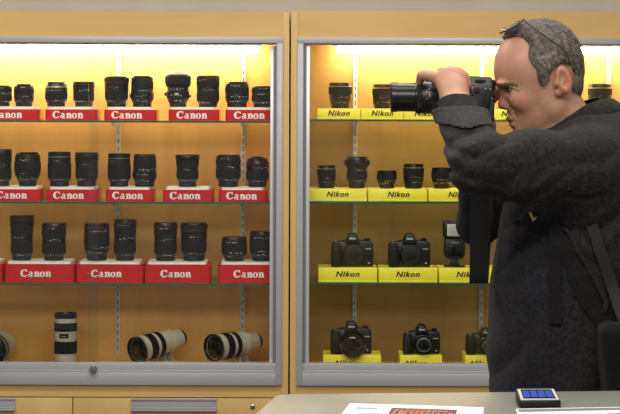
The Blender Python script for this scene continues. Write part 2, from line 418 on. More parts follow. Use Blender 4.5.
# ------------------------------------------------------------------ podiums
YPF = .065; YLENS = .135
me_canon = serif_word(31*S(YPF), 7.2*S(YPF))
def rounded_plan(bm, x0, x1, y0, y1, z0, z1, r, n=5, bev=.0008):
    pts = []
    for cx, cy, a0 in ((x1-r, y0+r, -90), (x1-r, y1-r, 0), (x0+r, y1-r, 90), (x0+r, y0+r, 180)):
        for k in range(n+1):
            a = math.radians(a0+90*k/n); pts.append((cx+r*math.cos(a), cy+r*math.sin(a)))
    a = [bm.verts.new((x, y, z0)) for x, y in pts]; b = [bm.verts.new((x, y, z1)) for x, y in pts]
    bm.faces.new(a[::-1]); bm.faces.new(b); N = len(pts)
    for i in range(N): bm.faces.new((a[i], a[(i+1) % N], b[(i+1) % N], b[i]))
def canon_podium(x0, x1, yt, yb, shelf_py, tx, label, group, wtop=None):
    s = S(YPF); cx = (x0+x1)/2
    zb = EYE-(shelf_py-1.0-97)*S(.05)+.0004
    loc = Vector(((cx-310)*s, YPF+.07, zb))
    e = empty('lens_podium', loc, label, 'display podium', group)
    h = EYE-(yt-97)*s-zb; hw = (x1-x0)/2*s
    bm = bmesh.new(); rounded_plan(bm, -hw, hw, -.07, .07, 0, h, .010)
    finish('podium_body', bm, M_red, e, True)
    bm = bmesh.new(); wt = wtop or (x0+3, x1-4)
    rounded_plan(bm, (wt[0]-cx)*s, (wt[1]-cx)*s, -.064, .064, h, h+.0075, .008)
    finish('top_plate', bm, M_white, e, True)
    place_mesh('lettering', me_canon, ((tx-cx)*s, -.0702, h/2+.0005), M_letter, e)
    return loc.z+h+.0075
G1, G2, G3 = 'red lens podiums on the top shelf', 'red lens podiums on the second shelf', 'red lens podiums on the third shelf'
pods = [
 (-12, 38.5, 110.3, 122.2, 7, 'leftmost red podium on the top glass shelf, cut by the photo edge', G1),
 (45, 97, 110.3, 122.2, 68, 'second red podium from the left on the top glass shelf', G1),
 (104, 156.5, 110.3, 122.2, 127, 'red podium on the top glass shelf in front of the slotted rail', G1),
 (168.5, 219, 110.0, 122.2, 192, 'red podium under the white-capped lens on the top glass shelf', G1),
 (225.5, 275, 110.0, 122.2, 249.5, 'rightmost red podium on the top glass shelf', G1),
 (-10, 41.5, 190.3, 203.5, 12, 'leftmost red podium on the second glass shelf', G2),
 (46.5, 98, 190.3, 203.5, 69, 'second red podium from the left on the second glass shelf', G2),
 (106, 153.5, 190.3, 203.5, 128, 'red podium on the second glass shelf in front of the slotted rail', G2),
 (163, 213.5, 190.3, 203.5, 185.5, 'red podium under the single flared lens on the second glass shelf', G2),
 (219, 268, 190.3, 203.5, 242, 'rightmost red podium on the second glass shelf', G2),
 (-60, 3, 265.0, 285.2, -28, 'leftmost red podium on the third shelf, only its end in view', G3),
 (5, 75, 265.0, 285.2, 36.5, 'tall red podium under the tallest black lens on the third shelf', G3),
 (76.5, 144, 265.0, 285.2, 107, 'second tall red podium in view on the third glass shelf', G3),
 (145, 211, 265.0, 285.2, 176.5, 'third tall red podium in view on the third glass shelf', G3),
 (218.5, 279.5, 265.0, 285.2, 249.5, 'rightmost tall red podium on the third glass shelf', G3)]
ZTOP = {}
for a in pods:
    zz = canon_podium(a[0], a[1], a[2], 0, a[3], a[4], a[5], a[6]); ZTOP[('L', round(a[3]))] = zz

def nikon_podium(x0, x1, yt, zb, tx, label, group, tw=22, th=5.6, Yf=YPF, ty=None, depth=.13):
    s = S(Yf); cx = (x0+x1)/2
    loc = Vector(((cx-310)*s, Yf+depth/2, zb)); e = empty('yellow_podium', loc, label, 'display podium', group)
    h = EYE-(yt-97)*s-zb; hw = (x1-x0)/2*s
    boxo('podium_body', -hw, hw, -depth/2+.003, depth/2, 0, h-.001, M_yellowtop, e, .0008)
    boxo('front_card', -hw, hw, -depth/2, -depth/2+.003, h*.17, h, M_yellow, e, .0004)
    boxo('base_strip', -hw, hw, -depth/2-.001, -depth/2+.003, 0, h*.155, M_yellow, e, .0004)
    key = (round(tw), round(th*10))
    me = NIK.get(key)
    if me is None: me = NIK[key] = text_mesh('Nikon', .02, .32, .0, tw*s, th*s)
    if not me.materials: me.materials.append(M_nikblack)
    tz = h*.56 if ty is None else EYE-(ty-97)*s-zb
    o = bpy.data.objects.new('lettering', me); COL.objects.link(o); o.location = ((tx-cx)*s, -depth/2-.0004, tz); o.parent = e
    return loc.z+h
def bold_text(tw, th, s):
    cu_me = text_mesh('Nikon', .02, .25, .0007, tw*s, th*s); return cu_me
NIK = {}
for k in ((22, 56), (24, 56)):
    NIK[k] = bold_text(k[0], k[1]/10, S(YPF))
Z1 = EYE-(120.2-98)*S(.05)+.0004; Z2 = EYE-(202.3-98)*S(.05)+.0004; Z3 = EYE-(283.6-98)*S(.05)+.0004; ZD = .7238
H1, H2, H3, H4 = 'yellow podiums on the top shelf', 'yellow podiums on the second shelf', 'yellow podiums on the third shelf', 'yellow podiums on the cabinet deck'
ylab = ['leftmost yellow podium on the top shelf, under the gold-marked lens', 'second yellow podium from the left on the top shelf', 'third yellow podium on the top shelf, behind the raised hand', 'yellow podium on the top shelf behind the camera body', 'yellow podium on the top shelf hidden behind the face', 'yellow podium on the top shelf behind the neck', 'yellow podium on the top shelf behind the raised collar', 'rightmost yellow podium on the top shelf behind the shoulder']
for i in range(8):
    zt1 = nikon_podium(317.6+43.3*i, min(360.2+43.3*i, 656), 108.3, Z1, 339+43.3*i, ylab[i], H1)
ylab = ['leftmost yellow podium on the second shelf, touching the metal frame', 'middle yellow podium on the second shelf, left of the elbow', 'yellow podium on the second shelf partly behind the bent elbow', 'yellow podium on the second shelf hidden behind the jacket']
for i in range(4):
    zt2 = nikon_podium(308+60.5*i, 367+60.5*i, 188.6, Z2, 338+60.8*i, ylab[i], H2)
ylab = ['yellow podium under the leftmost camera body on the third shelf', 'yellow podium under the second camera body on the third shelf', 'yellow podium under the black flash unit on the third shelf']
for i in range(3):
    zt3 = nikon_podium(319+60.3*i, 377.8+60.3*i, 267.5, Z3, 348.3+60.3*i, ylab[i], H3, 24)
ylab = ['yellow podium under the largest camera on the cabinet deck', 'yellow podium under the small camera on the cabinet deck', 'yellow podium on the deck half behind the jacket']
for i, (a, b, tx) in enumerate(((324, 382, 347), (401, 443, 417), (466, 508, 482))):
    zt4 = nikon_podium(a, b, 354.8, ZD, tx, ylab[i], H4, 22, Yf=.085, ty=363)

# ------------------------------------------------------------------ lenses
KM = {'body': ('barrel', M_black), 'grip': ('grip_ring', M_rubber), 'rim': ('front_rim', M_blackg), 'cap': ('rear_cap', M_cap),
      'red': ('red_ring', M_redring), 'gold': ('gold_ring', M_goldring), 'silver': ('silver_ring', M_silver), 'white': ('white_cover', M_white), 'iv': ('barrel', M_ivory)}
T = {
 'std':  [(.15, .80, .80, 'cap'), (.13, .82, .97, 'body'), (.27, 1, 1, 'grip'), (.15, .99, .99, 'body'), (.14, 1, 1, 'grip'), (.10, .98, .97, 'body'), (.06, .93, .88, 'rim')],
 'round': [(.16, .82, .82, 'cap'), (.16, .86, .98, 'body'), (.22, 1, 1, 'body'), (.24, 1, 1, 'grip'), (.12, .98, .95, 'body'), (.10, .92, .82, 'rim')],
 'silver': [(.16, .80, .80, 'cap'), (.14, .9, .98, 'body'), (.26, 1, 1, 'grip'), (.2, .99, .98, 'body'), (.08, .98, .96, 'silver'), (.16, .95, .88, 'rim')],
 'flange': [(.16, .78, .78, 'cap'), (.10, .82, .92, 'body'), (.28, .93, .93, 'grip'), (.22, .94, .95, 'body'), (.10, .99, 1, 'rim'), (.14, .99, .96, 'rim')],
 'flare': [(.13, .78, .78, 'cap'), (.12, .80, .90, 'body'), (.25, .92, .94, 'grip'), (.28, .95, .98, 'body'), (.05, .99, .99, 'red'), (.12, 1, 1, 'grip'), (.05, .97, .94, 'rim')],
 'waist': [(.13, .80, .80, 'cap'), (.12, .84, .96, 'body'), (.22, 1, 1, 'body'), (.10, .97, .94, 'body'), (.25, .95, .95, 'grip'), (.13, .93, .93, 'body'), (.05, .9, .86, 'rim')],
 'tilt': [(.10, .66, .66, 'cap'), (.14, .70, .84, 'body'), (.20, .88, .90, 'body'), (.12, .84, .82, 'body'), (.10, .88, .98, 'grip'), (.20, 1, 1, 'grip'), (.05, .98, .94, 'red'), (.04, .86, .80, 'white'), (.05, .78, .5, 'white')],
 'lring': [(.10, .78, .78, 'cap'), (.10, .80, .93, 'body'), (.24, .95, .95, 'grip'), (.22, .94, .94, 'body'), (.16, .96, .96, 'grip'), (.08, .98, .99, 'body'), (.035, 1, 1, 'red'), (.065, .99, .96, 'rim')],
 'bulb': [(.12, .66, .68, 'cap'), (.18, .70, .90, 'body'), (.16, .95, 1, 'body'), (.24, 1, 1, 'grip'), (.14, .98, .96, 'body'), (.08, .95, .93, 'rim'), (.08, .88, .78, 'rim')],
 'tube': [(.14, .80, .80, 'cap'), (.10, .88, .98, 'body'), (.42, 1, 1, 'grip'), (.18, .98, .98, 'body'), (.03, .97, .97, 'silver'), (.13, .98, .96, 'rim')],
 'hood': [(.14, .72, .72, 'cap'), (.12, .76, .86, 'body'), (.22, .90, .90, 'grip'), (.14, .88, .88, 'body'), (.20, .91, .93, 'grip'), (.10, .96, 1, 'rim'), (.08, 1, .97, 'rim')],
 'dome': [(.14, .82, .82, 'cap'), (.12, .86, .98, 'body'), (.24, 1, 1, 'grip'), (.24, .98, .99, 'body'), (.04, 1, 1, 'red'), (.14, 1, .86, 'rim'), (.08, .80, .45, 'rim')],
 'tall': [(.08, .78, .78, 'cap'), (.10, .80, .88, 'body'), (.22, .90, .90, 'grip'), (.20, .90, .91, 'body'), (.18, .92, .92, 'grip'), (.12, .99, 1, 'rim'), (.03, 1, 1, 'red'), (.07, 1, .99, 'rim')],
 'stub': [(.14, .76, .76, 'cap'), (.16, .80, .95, 'body'), (.10, .98, .98, 'body'), (.34, 1, 1, 'grip'), (.12, 1, 1, 'body'), (.05, 1, 1, 'red'), (.09, .98, .95, 'rim')],
 'nik':  [(.16, .78, .78, 'cap'), (.14, .84, .90, 'body'), (.24, .92, .92, 'body'), (.30, 1, 1, 'grip'), (.03, 1, 1, 'gold'), (.13, .98, .94, 'rim')],
 'nik2': [(.16, .84, .84, 'cap'), (.16, .92, .95, 'body'), (.24, .97, .98, 'body'), (.26, 1, 1, 'grip'), (.04, .99, .99, 'gold'), (.14, .97, .93, 'rim')],
 'petal': [(.14, .62, .62, 'cap'), (.16, .68, .78, 'body'), (.20, .78, .78, 'grip'), (.16, .76, .76, 'body'), (.12, .84, .98, 'rim'), (.12, 1, .98, 'rim'), (.10, .80, .74, 'rim')],
 'cupt': [(.18, .76, .76, 'cap'), (.16, .82, .92, 'body'), (.14, .94, .94, 'body'), (.34, 1, 1, 'grip'), (.18, .97, .95, 'rim')],
}
def lens(x0, x1, yt, zb, tmpl, label, group, Y=YLENS, marks='w', knob=0, seed=0, name='camera_lens'):
    s = S(Y); R = (x1-x0)/2*s; cx = ((x0+x1)/2-310)*s
    H = EYE-(yt-97)*s-zb-.0005
    e = empty(name, (cx, Y, zb+.0005), label, 'camera lens', group)
    z = 0; rnd = random.Random(seed)
    bodies = bmesh.new(); rims = bmesh.new(); hb = hr = False
    tot = sum(t[0] for t in T[tmpl]); zs = []
    for h, r0, r1, k in T[tmpl]:
        h = h/tot*H; b = min(.0008, h*.2)
        prof = [(r0*R-b, z), (r0*R, z+b), (r1*R, z+h-b), (r1*R-b, z+h)]
        nm, m = KM[k]
        if k == 'body': lathe(bodies, prof, 36); hb = True
        elif k == 'rim': lathe(rims, prof, 36); hr = True
        elif k == 'grip': latheo(nm, prof, m, e, ridges=36, rd=.0011, angle=20)
        else: latheo(nm, prof, m, e, 36)
        zs.append((z, h, r0*R, r1*R, k)); z += h
    if hb: finish('barrel', bodies, M_black, e, True)
    else: bodies.free()
    if hr: finish('front_rim', rims, M_blackg, e, True)
    else: rims.free()
    # printed scale marks on the plain bands
    bm = bmesh.new(); bands = [q for q in zs if q[4] == 'body' and q[1] > .004]
    any_ = False
    for q in bands[:3]:
        z0, h, ra, rb, _ = q
        a = -90+rnd.uniform(-45, -10)
        for k in range(rnd.randint(3, 7)):
            wd = rnd.choice((3, 5, 9)); a2 = a+wd; zc = z0+h*rnd.choice((.4, .5, .6)); hh = rnd.choice((.0007, .0011, .0011)); rr = max(ra, rb)+.0003
            v = [bm.verts.new((rr*math.cos(math.radians(t)), rr*math.sin(math.radians(t)), zz)) for t, zz in ((a, zc-hh), (a2, zc-hh), (a2, zc+hh), (a, zc+hh))]
            bm.faces.new(v); any_ = True; a = a2+rnd.uniform(3, 12)
    if any_: finish('scale_marks', bm, M_mark if marks == 'w' else M_markg, e)
    else: bm.free()
    if knob:
        zk = H*.36; Mx = Matrix.Translation((-R*.86, 0, zk)) @ Matrix.Rotation(math.radians(-90), 4, 'Y')
        latheo('lock_knob', [(.004, 0), (.005, .002), (.005, .008)], M_rubber, e, 16, Mx)
        if knob == 2:
            Mx = Matrix.Translation((R*.86, 0, zk-.006)) @ Matrix.Rotation(math.radians(90), 4, 'Y')
            latheo('lock_knob', [(.003, 0), (.004, .002), (.004, .006)], M_rubber, e, 16, Mx)
            boxo('scale_plate', -.008, .004, -R*.92-.001, -R*.86, zk-.003, zk+.004, M_mark, e)
    return e
g1, g2, g3 = 'black lenses on the top shelf over red podiums', 'black lenses on the second shelf over red podiums', 'black lenses on the third shelf over red podiums'
zl1, zl2, zl3 = ZTOP[('L', 122)], ZTOP[('L', 204)], ZTOP[('L', 285)]
LL = [
 (-9, 12, 86.5, zl1, 'std', 'leftmost black lens on the top shelf, cut off by the photo edge', g1, {}),
 (14, 34, 85, zl1, 'round', 'small round-topped black lens, second from the left on the top shelf', g1, {}),
 (45, 67.5, 82.8, zl1, 'silver', 'black lens with a silver band near its top on the top shelf', g1, {}),
 (72.5, 95, 82.3, zl1, 'flange', 'black lens with a flanged front rim behind the overlap of the glass doors', g1, {}),
 (104, 129, 77, zl1, 'flare', 'black lens widening to a dull red band, before the slotted rail, top shelf', g1, {}),
 (130.5, 154, 76.5, zl1, 'waist', 'narrow-topped black lens with a small side knob on the top shelf', g1, {'knob': 1}),
 (165, 191, 72, zl1, 'tilt', 'bulbous black tilting lens with white domed cover on the top shelf', g1, {'knob': 2}),
 (196, 220, 75.8, zl1, 'lring', 'black lens with red top ring right of the white-capped lens', g1, {}),
 (225, 249, 82, zl1, 'round', 'short rounded black lens, second from the right on the top shelf', g1, {}),
 (251.5, 275, 86.3, zl1, 'std', 'shortest black lens at the right end of the top shelf', g1, {}),
 (-12, 12.3, 150, zl2, 'lring', 'leftmost black lens with red ring on the second shelf', g2, {}),
 (14.8, 41, 153, zl2, 'bulb', 'black lens tapering to a narrow foot on the second shelf', g2, {}),
 (48, 71.5, 152.5, zl2, 'tube', 'straight tubular black lens with a thin silver line on the second shelf', g2, {}),
 (75, 99, 153, zl2, 'flange', 'black flanged lens behind the door overlap on the second shelf', g2, {}),
 (108, 131, 154, zl2, 'tube', 'tubular black lens before the slotted rail on the second shelf', g2, {}),
 (133, 157, 154.6, zl2, 'waist', 'black lens with a narrower front right of the rail on the second shelf', g2, {'knob': 1}),
 (175.5, 200, 155, zl2, 'hood', 'lone black lens with a wide front hood on its own red podium', g2, {}),
 (216, 241, 155, zl2, 'std', 'thick black lens left of the right-hand rail on the second shelf', g2, {}),
 (246.5, 269, 156.5, zl2, 'dome', 'black lens with a domed cap and red line at the second shelf right end', g2, {}),
 (10, 34.5, 216.5, zl3, 'tall', 'tallest black lens, leftmost on the third shelf', g3, {}),
 (42, 67, 224, zl3, 'lring', 'black lens right of the tallest lens on the third shelf', g3, {}),
 (84.5, 110, 224, zl3, 'stub', 'black lens behind the door overlap on the third shelf', g3, {}),
 (114, 137, 220, zl3, 'lring', 'tall black lens before the slotted rail on the third shelf', g3, {}),
 (154, 178, 223, zl3, 'lring', 'left lens of the pair on the third red podium, third shelf', g3, {}),
 (181, 208, 223, zl3, 'flare', 'right flared lens of the pair on the third red podium, third shelf', g3, {}),
 (222, 247.5, 237, zl3, 'stub', 'squat black lens, shortest on the third shelf', g3, {}),
 (250, 274, 231.3, zl3, 'stub', 'black lens at the right end of the third shelf, partly behind the frame', g3, {})]
for i, a in enumerate(LL): lens(a[0], a[1], a[2], a[3], a[4], a[5], a[6], seed=i, **a[7])
n1, n2 = 'black lenses on the top shelf over yellow podiums', 'black lenses on the second shelf over yellow podiums'
NL = [
 (328.5, 352, 82.6, zt1, 'nik', 'gold-lettered black lens at the left end of the yellow top row', n1),
 (372.3, 393.5, 84, zt1, 'nik2', 'black lens on the yellow top row behind the front of the held lens', n1),
 (588, 612, 83, zt1, 'nik2', 'black lens above the jacket collar on the yellow top row', n1),
 (317.3, 336, 165, zt2, 'nik2', 'small black lens at the left end of the yellow second row', n2),
 (344, 370.5, 156.5, zt2, 'petal', 'black lens with a wide petal hood on the yellow second row', n2),
 (377, 397, 170.3, zt2, 'cupt', 'shortest black lens on the yellow second row', n2),
 (403.5, 424.3, 163.3, zt2, 'nik2', 'straight-sided black lens right of the shortest lens, yellow second row', n2),
 (431.5, 453, 166.8, zt2, 'cupt', 'black lens just left of the bent elbow on the yellow second row', n2),
 (512, 535, 138.5, zt2, 'tall', 'tall black lens whose top shows just under the chin', n2)]
for i, a in enumerate(NL): lens(*a, marks='g', seed=50+i)

# white telephoto lenses -------------------------------------------------------
def tele(name, label, segs, M, group, foot=None, L=1.0):
    """segs: (len, r0, r1, kind) from the mount to the front along local z, in metres"""
    e = empty(name, (0, 0, 0), label, 'camera lens', group); e.matrix_world = M
    z = 0; body = bmesh.new()
    for h, r0, r1, k in segs:
        b = .001; prof = [(r0-b, z), (r0, z+b), (r1, z+h-b), (r1-b, z+h)]
        if k == 'iv': lathe(body, prof, 48)
        elif k == 'grip': latheo('grip_ring', prof, M_rubber, e, ridges=60, rd=.0010, angle=20)
        elif k == 'red': latheo('red_ring', prof, M_redring, e, 48)
        elif k == 'front':
            bm = bmesh.new(); N = 48; rr = [(r0, z), (r1, z+h), (r1-.003, z+h), (r1-.006, z+h-.010)]
            lathe(bm, rr, N); finish('front_rim', bm, M_blackg, e, True)
            latheo('front_glass', [(r1-.008, z+h-.0098), (r1*.7, z+h-.007), (r1*.35, z+h-.005)], M_glassel, e, 40)
        else: latheo('rear_cap', prof, M_cap, e, 40)
        z += h
    finish('barrel', body, M_ivory, e, True)
    return e
G4 = 'white telephoto lenses on the cabinet deck'
s = S(.15); cx = (66.5-310)*s
zB = .7240
e = tele('telephoto_lens', 'upright white telephoto lens with black bands standing on the deck', [
 (.014, .033, .033, 'iv'), (.034, .0345, .0345, 'iv'), (.0385, .0372, .0372, 'grip'), (.006, .0355, .0355, 'iv'), (.022, .036, .036, 'iv'), (.004, .0365, .0365, 'iv'),
 (.0265, .0375, .0375, 'grip'), (.014, .0365, .0365, 'iv'), (.003, .0368, .0368, 'red'), (.0135, .037, .037, 'front')], Matrix.Translation((cx, .15, zB)) @ Matrix.Diagonal((1.0, 1.0, 1.035, 1)), G4)
bm = bmesh.new()
for k in range(8):
    pass
rr = .0364
def patch(bm, r, a0, a1, z0, z1, n=8, t=.0006):
    va = []
    for i in range(n+1):
        a = math.radians(a0+(a1-a0)*i/n)
        va.append([bm.verts.new(((r+q)*math.cos(a), (r+q)*math.sin(a), z)) for q, z in ((0, z0), (t, z0), (t, z1), (0, z1))])
    for a, b in zip(va, va[1:]):
        for k in range(4): bm.faces.new((a[k], a[(k+1) % 4], b[(k+1) % 4], b[k]))
    bm.faces.new(va[0]); bm.faces.new(va[-1][::-1]); bmesh.ops.recalc_face_normals(bm, faces=bm.faces)
bm.free(); bm = bmesh.new(); patch(bm, .0358, -118, -68, .098, .1125)
dw = finish('distance_window', bm, M_blackg, e)
bm = bmesh.new(); patch(bm, .0365, -108, -80, .103, .1045, t=.0003); finish('scale_marks', bm, M_mark, dw)
def lying(name, label, front_px, rear_px, Yf, Yr, segs, foot_t, collar_r, foot_px=None):
    a = P(rear_px[0], rear_px[1], Yr); b = P(front_px[0], front_px[1], Yf)
    L = (b-a).length; z = (b-a).normalized(); x = Vector((0, 0, 1)).cross(z).normalized(); y = z.cross(x)
    M = Matrix((x, y, z)).transposed().to_4x4(); M.translation = a
    tot = sum(q[0] for q in segs); segs = [(q[0]/tot*L,)+q[1:] for q in segs]
    e = tele(name, label, segs, M, G4)
    # tripod collar and foot (world-down part expressed in local axes)
    zc = L*foot_t
    latheo('tripod_collar', [(collar_r-.001, zc-.010), (collar_r, zc-.009), (collar_r, zc+.009), (collar_r-.001, zc+.010)], M_ivory, e, 48)
    down = M.to_3x3().inverted() @ Vector((0, 0, -1))
    fb = bmesh.new(); c = Vector((0, 0, zc)); wp = M @ c
    drop = wp.z-zB-.0008
    p = [c+down*(collar_r*.8), c+down*(drop*.75), c+down*(drop-.004)]
    hd = Vector((z.x, z.y, 0)).normalized(); side = hd.cross(Vector((0, 0, 1)))
    R3 = M.to_3x3().inverted()
    hl, sl_ = R3 @ hd, R3 @ side
    def bx(c0, c1, l0, l1, w_):
        v = []
        for cc, l in ((c0, l0), (c1, l1)):
            for sx, sy in ((-1, -1), (1, -1), (1, 1), (-1, 1)): v.append(fb.verts.new(cc+hl*l*sx+sl_*w_*sy))
        for i in range(4): fb.faces.new((v[i], v[(i+1) % 4], v[4+(i+1) % 4], v[4+i]))
        fb.faces.new(v[:4][::-1]); fb.faces.new(v[4:])
    bx(p[0], p[1], .016, .020, .009); bx(p[1], p[2], .034, .034, .013)
    bmesh.ops.recalc_face_normals(fb, faces=fb.faces)
    finish('tripod_foot', fb, M_ivory, e)
    kp = c-(R3 @ Vector((0, 1, 0)))*0
    kn = bmesh.new(); q = c+sl_*0+down*(collar_r+.006)
    dirv = R3 @ (Vector((.35, -1, -.1)).normalized())
    rot = dirv.to_track_quat('Z', 'Y').to_matrix().to_4x4(); rot.translation = q
    lathe(kn, [(.005, 0), (.005, .010), (.009, .011), (.009, .020), (.007, .022)], 20, rot)
    finish('collar_knob', kn, M_silver, e, True)
    return e
LY = [(.02, .030, .030, 'cap'), (.05, .038, .040, 'iv'), (.075, .042, .047, 'iv'), (.026, .050, .051, 'grip'), (.018, .0495, .0495, 'iv'), (.040, .0515, .0525, 'grip'), (.028, .0515, .052, 'iv'), (.003, .0525, .0525, 'red'), (.005, .052, .052, 'iv'), (.012, .053, .053, 'front')]
lying('telephoto_lens', 'white telephoto lens lying with its dark front facing lower left', (137, 351), (183, 338), .075, .22, [(q[0], q[1]*.84, q[2]*.84, q[3]) for q in LY], .32, .040)
lying('telephoto_lens', 'rightmost white telephoto lens lying beside the metal door frame', (213.5, 348.2), (258.5, 341.5), .075, .22, [(q[0], q[1]*.84, q[2]*.84, q[3]) for q in LY], .34, .040)
lying('telephoto_lens', 'cream telephoto lens cut off by the left photo edge', (-9, 352), (5, 345), .06, .29, [(.03, .030, .030, 'cap'), (.10, .044, .046, 'iv'), (.06, .047, .047, 'iv'), (.03, .051, .051, 'grip'), (.02, .0505, .0505, 'iv'), (.02, .052, .052, 'front')], .55, .047)

# ------------------------------------------------------------------ shelf cameras
def dslr(label, x0, x1, yt, zb, Y, kind, group):
    s = S(Y); W = (x1-x0)*s; H = EYE-(yt-97)*s-zb
    e = empty('camera', (((x0+x1)/2-310)*s, Y, zb), label, 'camera', group)
    hw = W/2; bh = H*.80
    z0 = .0006
    bm = bmesh.new()
    prism(bm, [(-hw*.93, z0), (hw*.95, z0), (hw*.97, bh*.5), (hw*.95, bh*.88), (hw*.78, bh*.98), (hw*.35, bh), (-hw*.45, bh*.98), (-hw*.62, bh*.93), (-hw*.94, bh*.91), (-hw*.97, bh*.5)], -.022, .024, .004, 3)
    finish('body', bm, M_black, e, True)
    bm = bmesh.new()   # grip
    prism(bm, [(-hw, z0), (-hw*.55, z0), (-hw*.50, bh*.45), (-hw*.58, bh*.88), (-hw*.97, bh*.92), (-hw*1.0, bh*.5)], -.046, .005, .008, 4)
    g = finish('grip', bm, M_rubber, e, True)
    bm = bmesh.new(); prism(bm, [(-hw*.90, bh*.66), (-hw*.64, bh*.70), (-hw*.64, bh*.73), (-hw*.90, bh*.69)], -.0475, -.044); finish('accent_stripe', bm, M_redring, g)
    latheo('shutter_button', [(.0055, 0), (.0055, .005), (.0045, .006)], M_silver, e, 18, Matrix.Translation((-hw*.78, -.030, bh*.90)))
    bm = bmesh.new()   # pentaprism: stepped wedge
    pz = [(-hw*.34, bh*.86), (hw*.34, bh*.86), (hw*.30, bh*1.04), (hw*.19, H*.98), (hw*.1, H), (-hw*.1, H), (-hw*.19, H*.98), (-hw*.30, bh*1.04)]
    prism(bm, pz, -.034, .026, .004, 3)
    pp = finish('prism_housing', bm, M_black, e, True)
    me = text_mesh('Nikon', .01, .2, .0003, hw*.30, hw*.09, ext=.0002)
    me.materials.append(M_letter)
    o = bpy.data.objects.new('lettering', me); COL.objects.link(o); o.location = (0, -.0344, bh+(H-bh)*.30); o.parent = pp
    latheo('mode_dial', [(.010, 0), (.010, .007), (.009, .008)], M_rubber, e, M=Matrix.Translation((hw*.66, -.002, bh*.975)), ridges=20, rd=.0008)
    for sx in (-1, 1):
        bm = bmesh.new(); tube(bm, [(sx*hw*.95, 0, bh*.90), (sx*hw*1.07, -.003, bh*.95), (sx*hw*1.03, -.004, bh*.84)], .0018, 8)
        finish('strap_lug', bm, M_silver, e, True)
    R = Matrix.Translation((hw*.06, -.020, bh*.46)) @ Matrix.Rotation(math.radians(90), 4, 'X')
    r = bh*.40 if kind != 'small' else bh*.38
    latheo('lens_mount', [(r+.002, 0), (r+.002, .006), (r-.001, .008)], M_blackg, e, 44, R)
    bm = bmesh.new(); Rb = Matrix.Translation((hw*.70, -.022, bh*.62)) @ Matrix.Rotation(math.radians(90), 4, 'X')
    lathe(bm, [(.004, 0), (.004, .004), (.003, .005)], 16, Rb); finish('release_button', bm, M_rubber, e, True)
    bm = bmesh.new(); box(bm, hw*.60, hw*.86, -.0226, -.0216, bh*.66, bh*.69); box(bm, hw*.72, hw*.80, -.0226, -.0216, bh*.12, bh*.17)
    finish('white_print', bm, M_mark, e)
    bm = bmesh.new(); lathe(bm, [(.0035, 0), (.003, .002)], 14, Matrix.Translation((-hw*.42, -.022, bh*.84)) @ Matrix.Rotation(math.radians(90), 4, 'X'))
    finish('assist_lamp', bm, M_silver, e, True)
    if kind == 'bare':
        latheo('body_cap', [(r-.002, .008), (r-.003, .012), (r-.007, .0125)], M_cap, e, 44, R)
        bm = bmesh.new(); lathe(bm, [(r*.52, .0125), (r*.50, .0145), (r*.46, .0148)], 36, R); finish('cap_boss', bm, M_rubber, e, True)
    else:
        k = 1.0 if kind == 'zoom' else .82
        r2 = r*(1.06 if kind == 'zoom' else .92)
        Ln = bmesh.new(); lathe(Ln, [(r2*.92, .006), (r2, .010), (r2, .024)], 44, R); finish('mounted_lens', Ln, M_black, e, True)
        latheo('zoom_ring', [(r2*1.02, .024), (r2*1.02, .040)], M_rubber, e, M=R, ridges=44, rd=.001)
        if kind == 'zoom':
            bm = bmesh.new(); N = 64; rings = []     # petal hood
            for zz, rr_, inn in ((.040, r2*.98, 0), (None, r2*1.22, 0), (None, r2*1.17, 1), (.042, r2*.90, 1)):
                ring = []
                for i in range(N):
                    a = 2*math.pi*i/N; zq = zz if zz else .058+.012*math.cos(2*a+math.pi)
                    ring.append(bm.verts.new(R @ Vector((rr_*math.cos(a), rr_*math.sin(a), zq))))
                rings.append(ring)
            for a, b in zip(rings, rings[1:]):
                for i in range(N): bm.faces.new((a[i], a[(i+1) % N], b[(i+1) % N], b[i]))
            bm.faces.new(rings[-1]); bmesh.ops.recalc_face_normals(bm, faces=bm.faces)
            finish('petal_hood', bm, M_cap, e, True)
            latheo('front_glass', [(r2*.72, .0421), (r2*.6, .044), (r2*.3, .046)], M_glassel, e, 36, R)
        else:
            bm = bmesh.new(); lathe(bm, [(r2*.96, .040), (r2*.94, .052), (r2*.80, .053), (r2*.74, .049)], 44, R); finish('front_rim', bm, M_blackg, e, True)
            latheo('name_ring', [(r2*.86, .0531), (r2*.80, .0535)], M_silver, e, 44, R)
            latheo('front_glass', [(r2*.79, .0536), (r2*.5, .0555), (r2*.2, .0562)], M_glassel, e, 36, R)
    return e
CG = 'black reflex cameras on yellow podiums'
dslr('lens-less black camera at the left of the third shelf, yellow podium', 331.5, 374.5, 233, zt3, .125, 'bare', CG)
dslr('lens-less black camera beside the flash unit on the third shelf', 388.3, 431.3, 233, zt3, .125, 'bare', CG)
dslr('black camera with hooded zoom lens at the left of the cabinet deck', 331.3, 373, 320.8, zt4, .14, 'zoom', CG)
dslr('small black camera with silver-ringed lens on the cabinet deck', 403.3, 441.3, 324, zt4, .14, 'small', CG)
dslr('black camera on the cabinet deck half hidden by the jacket', 466, 507, 327, zt4, .14, 'small', CG)
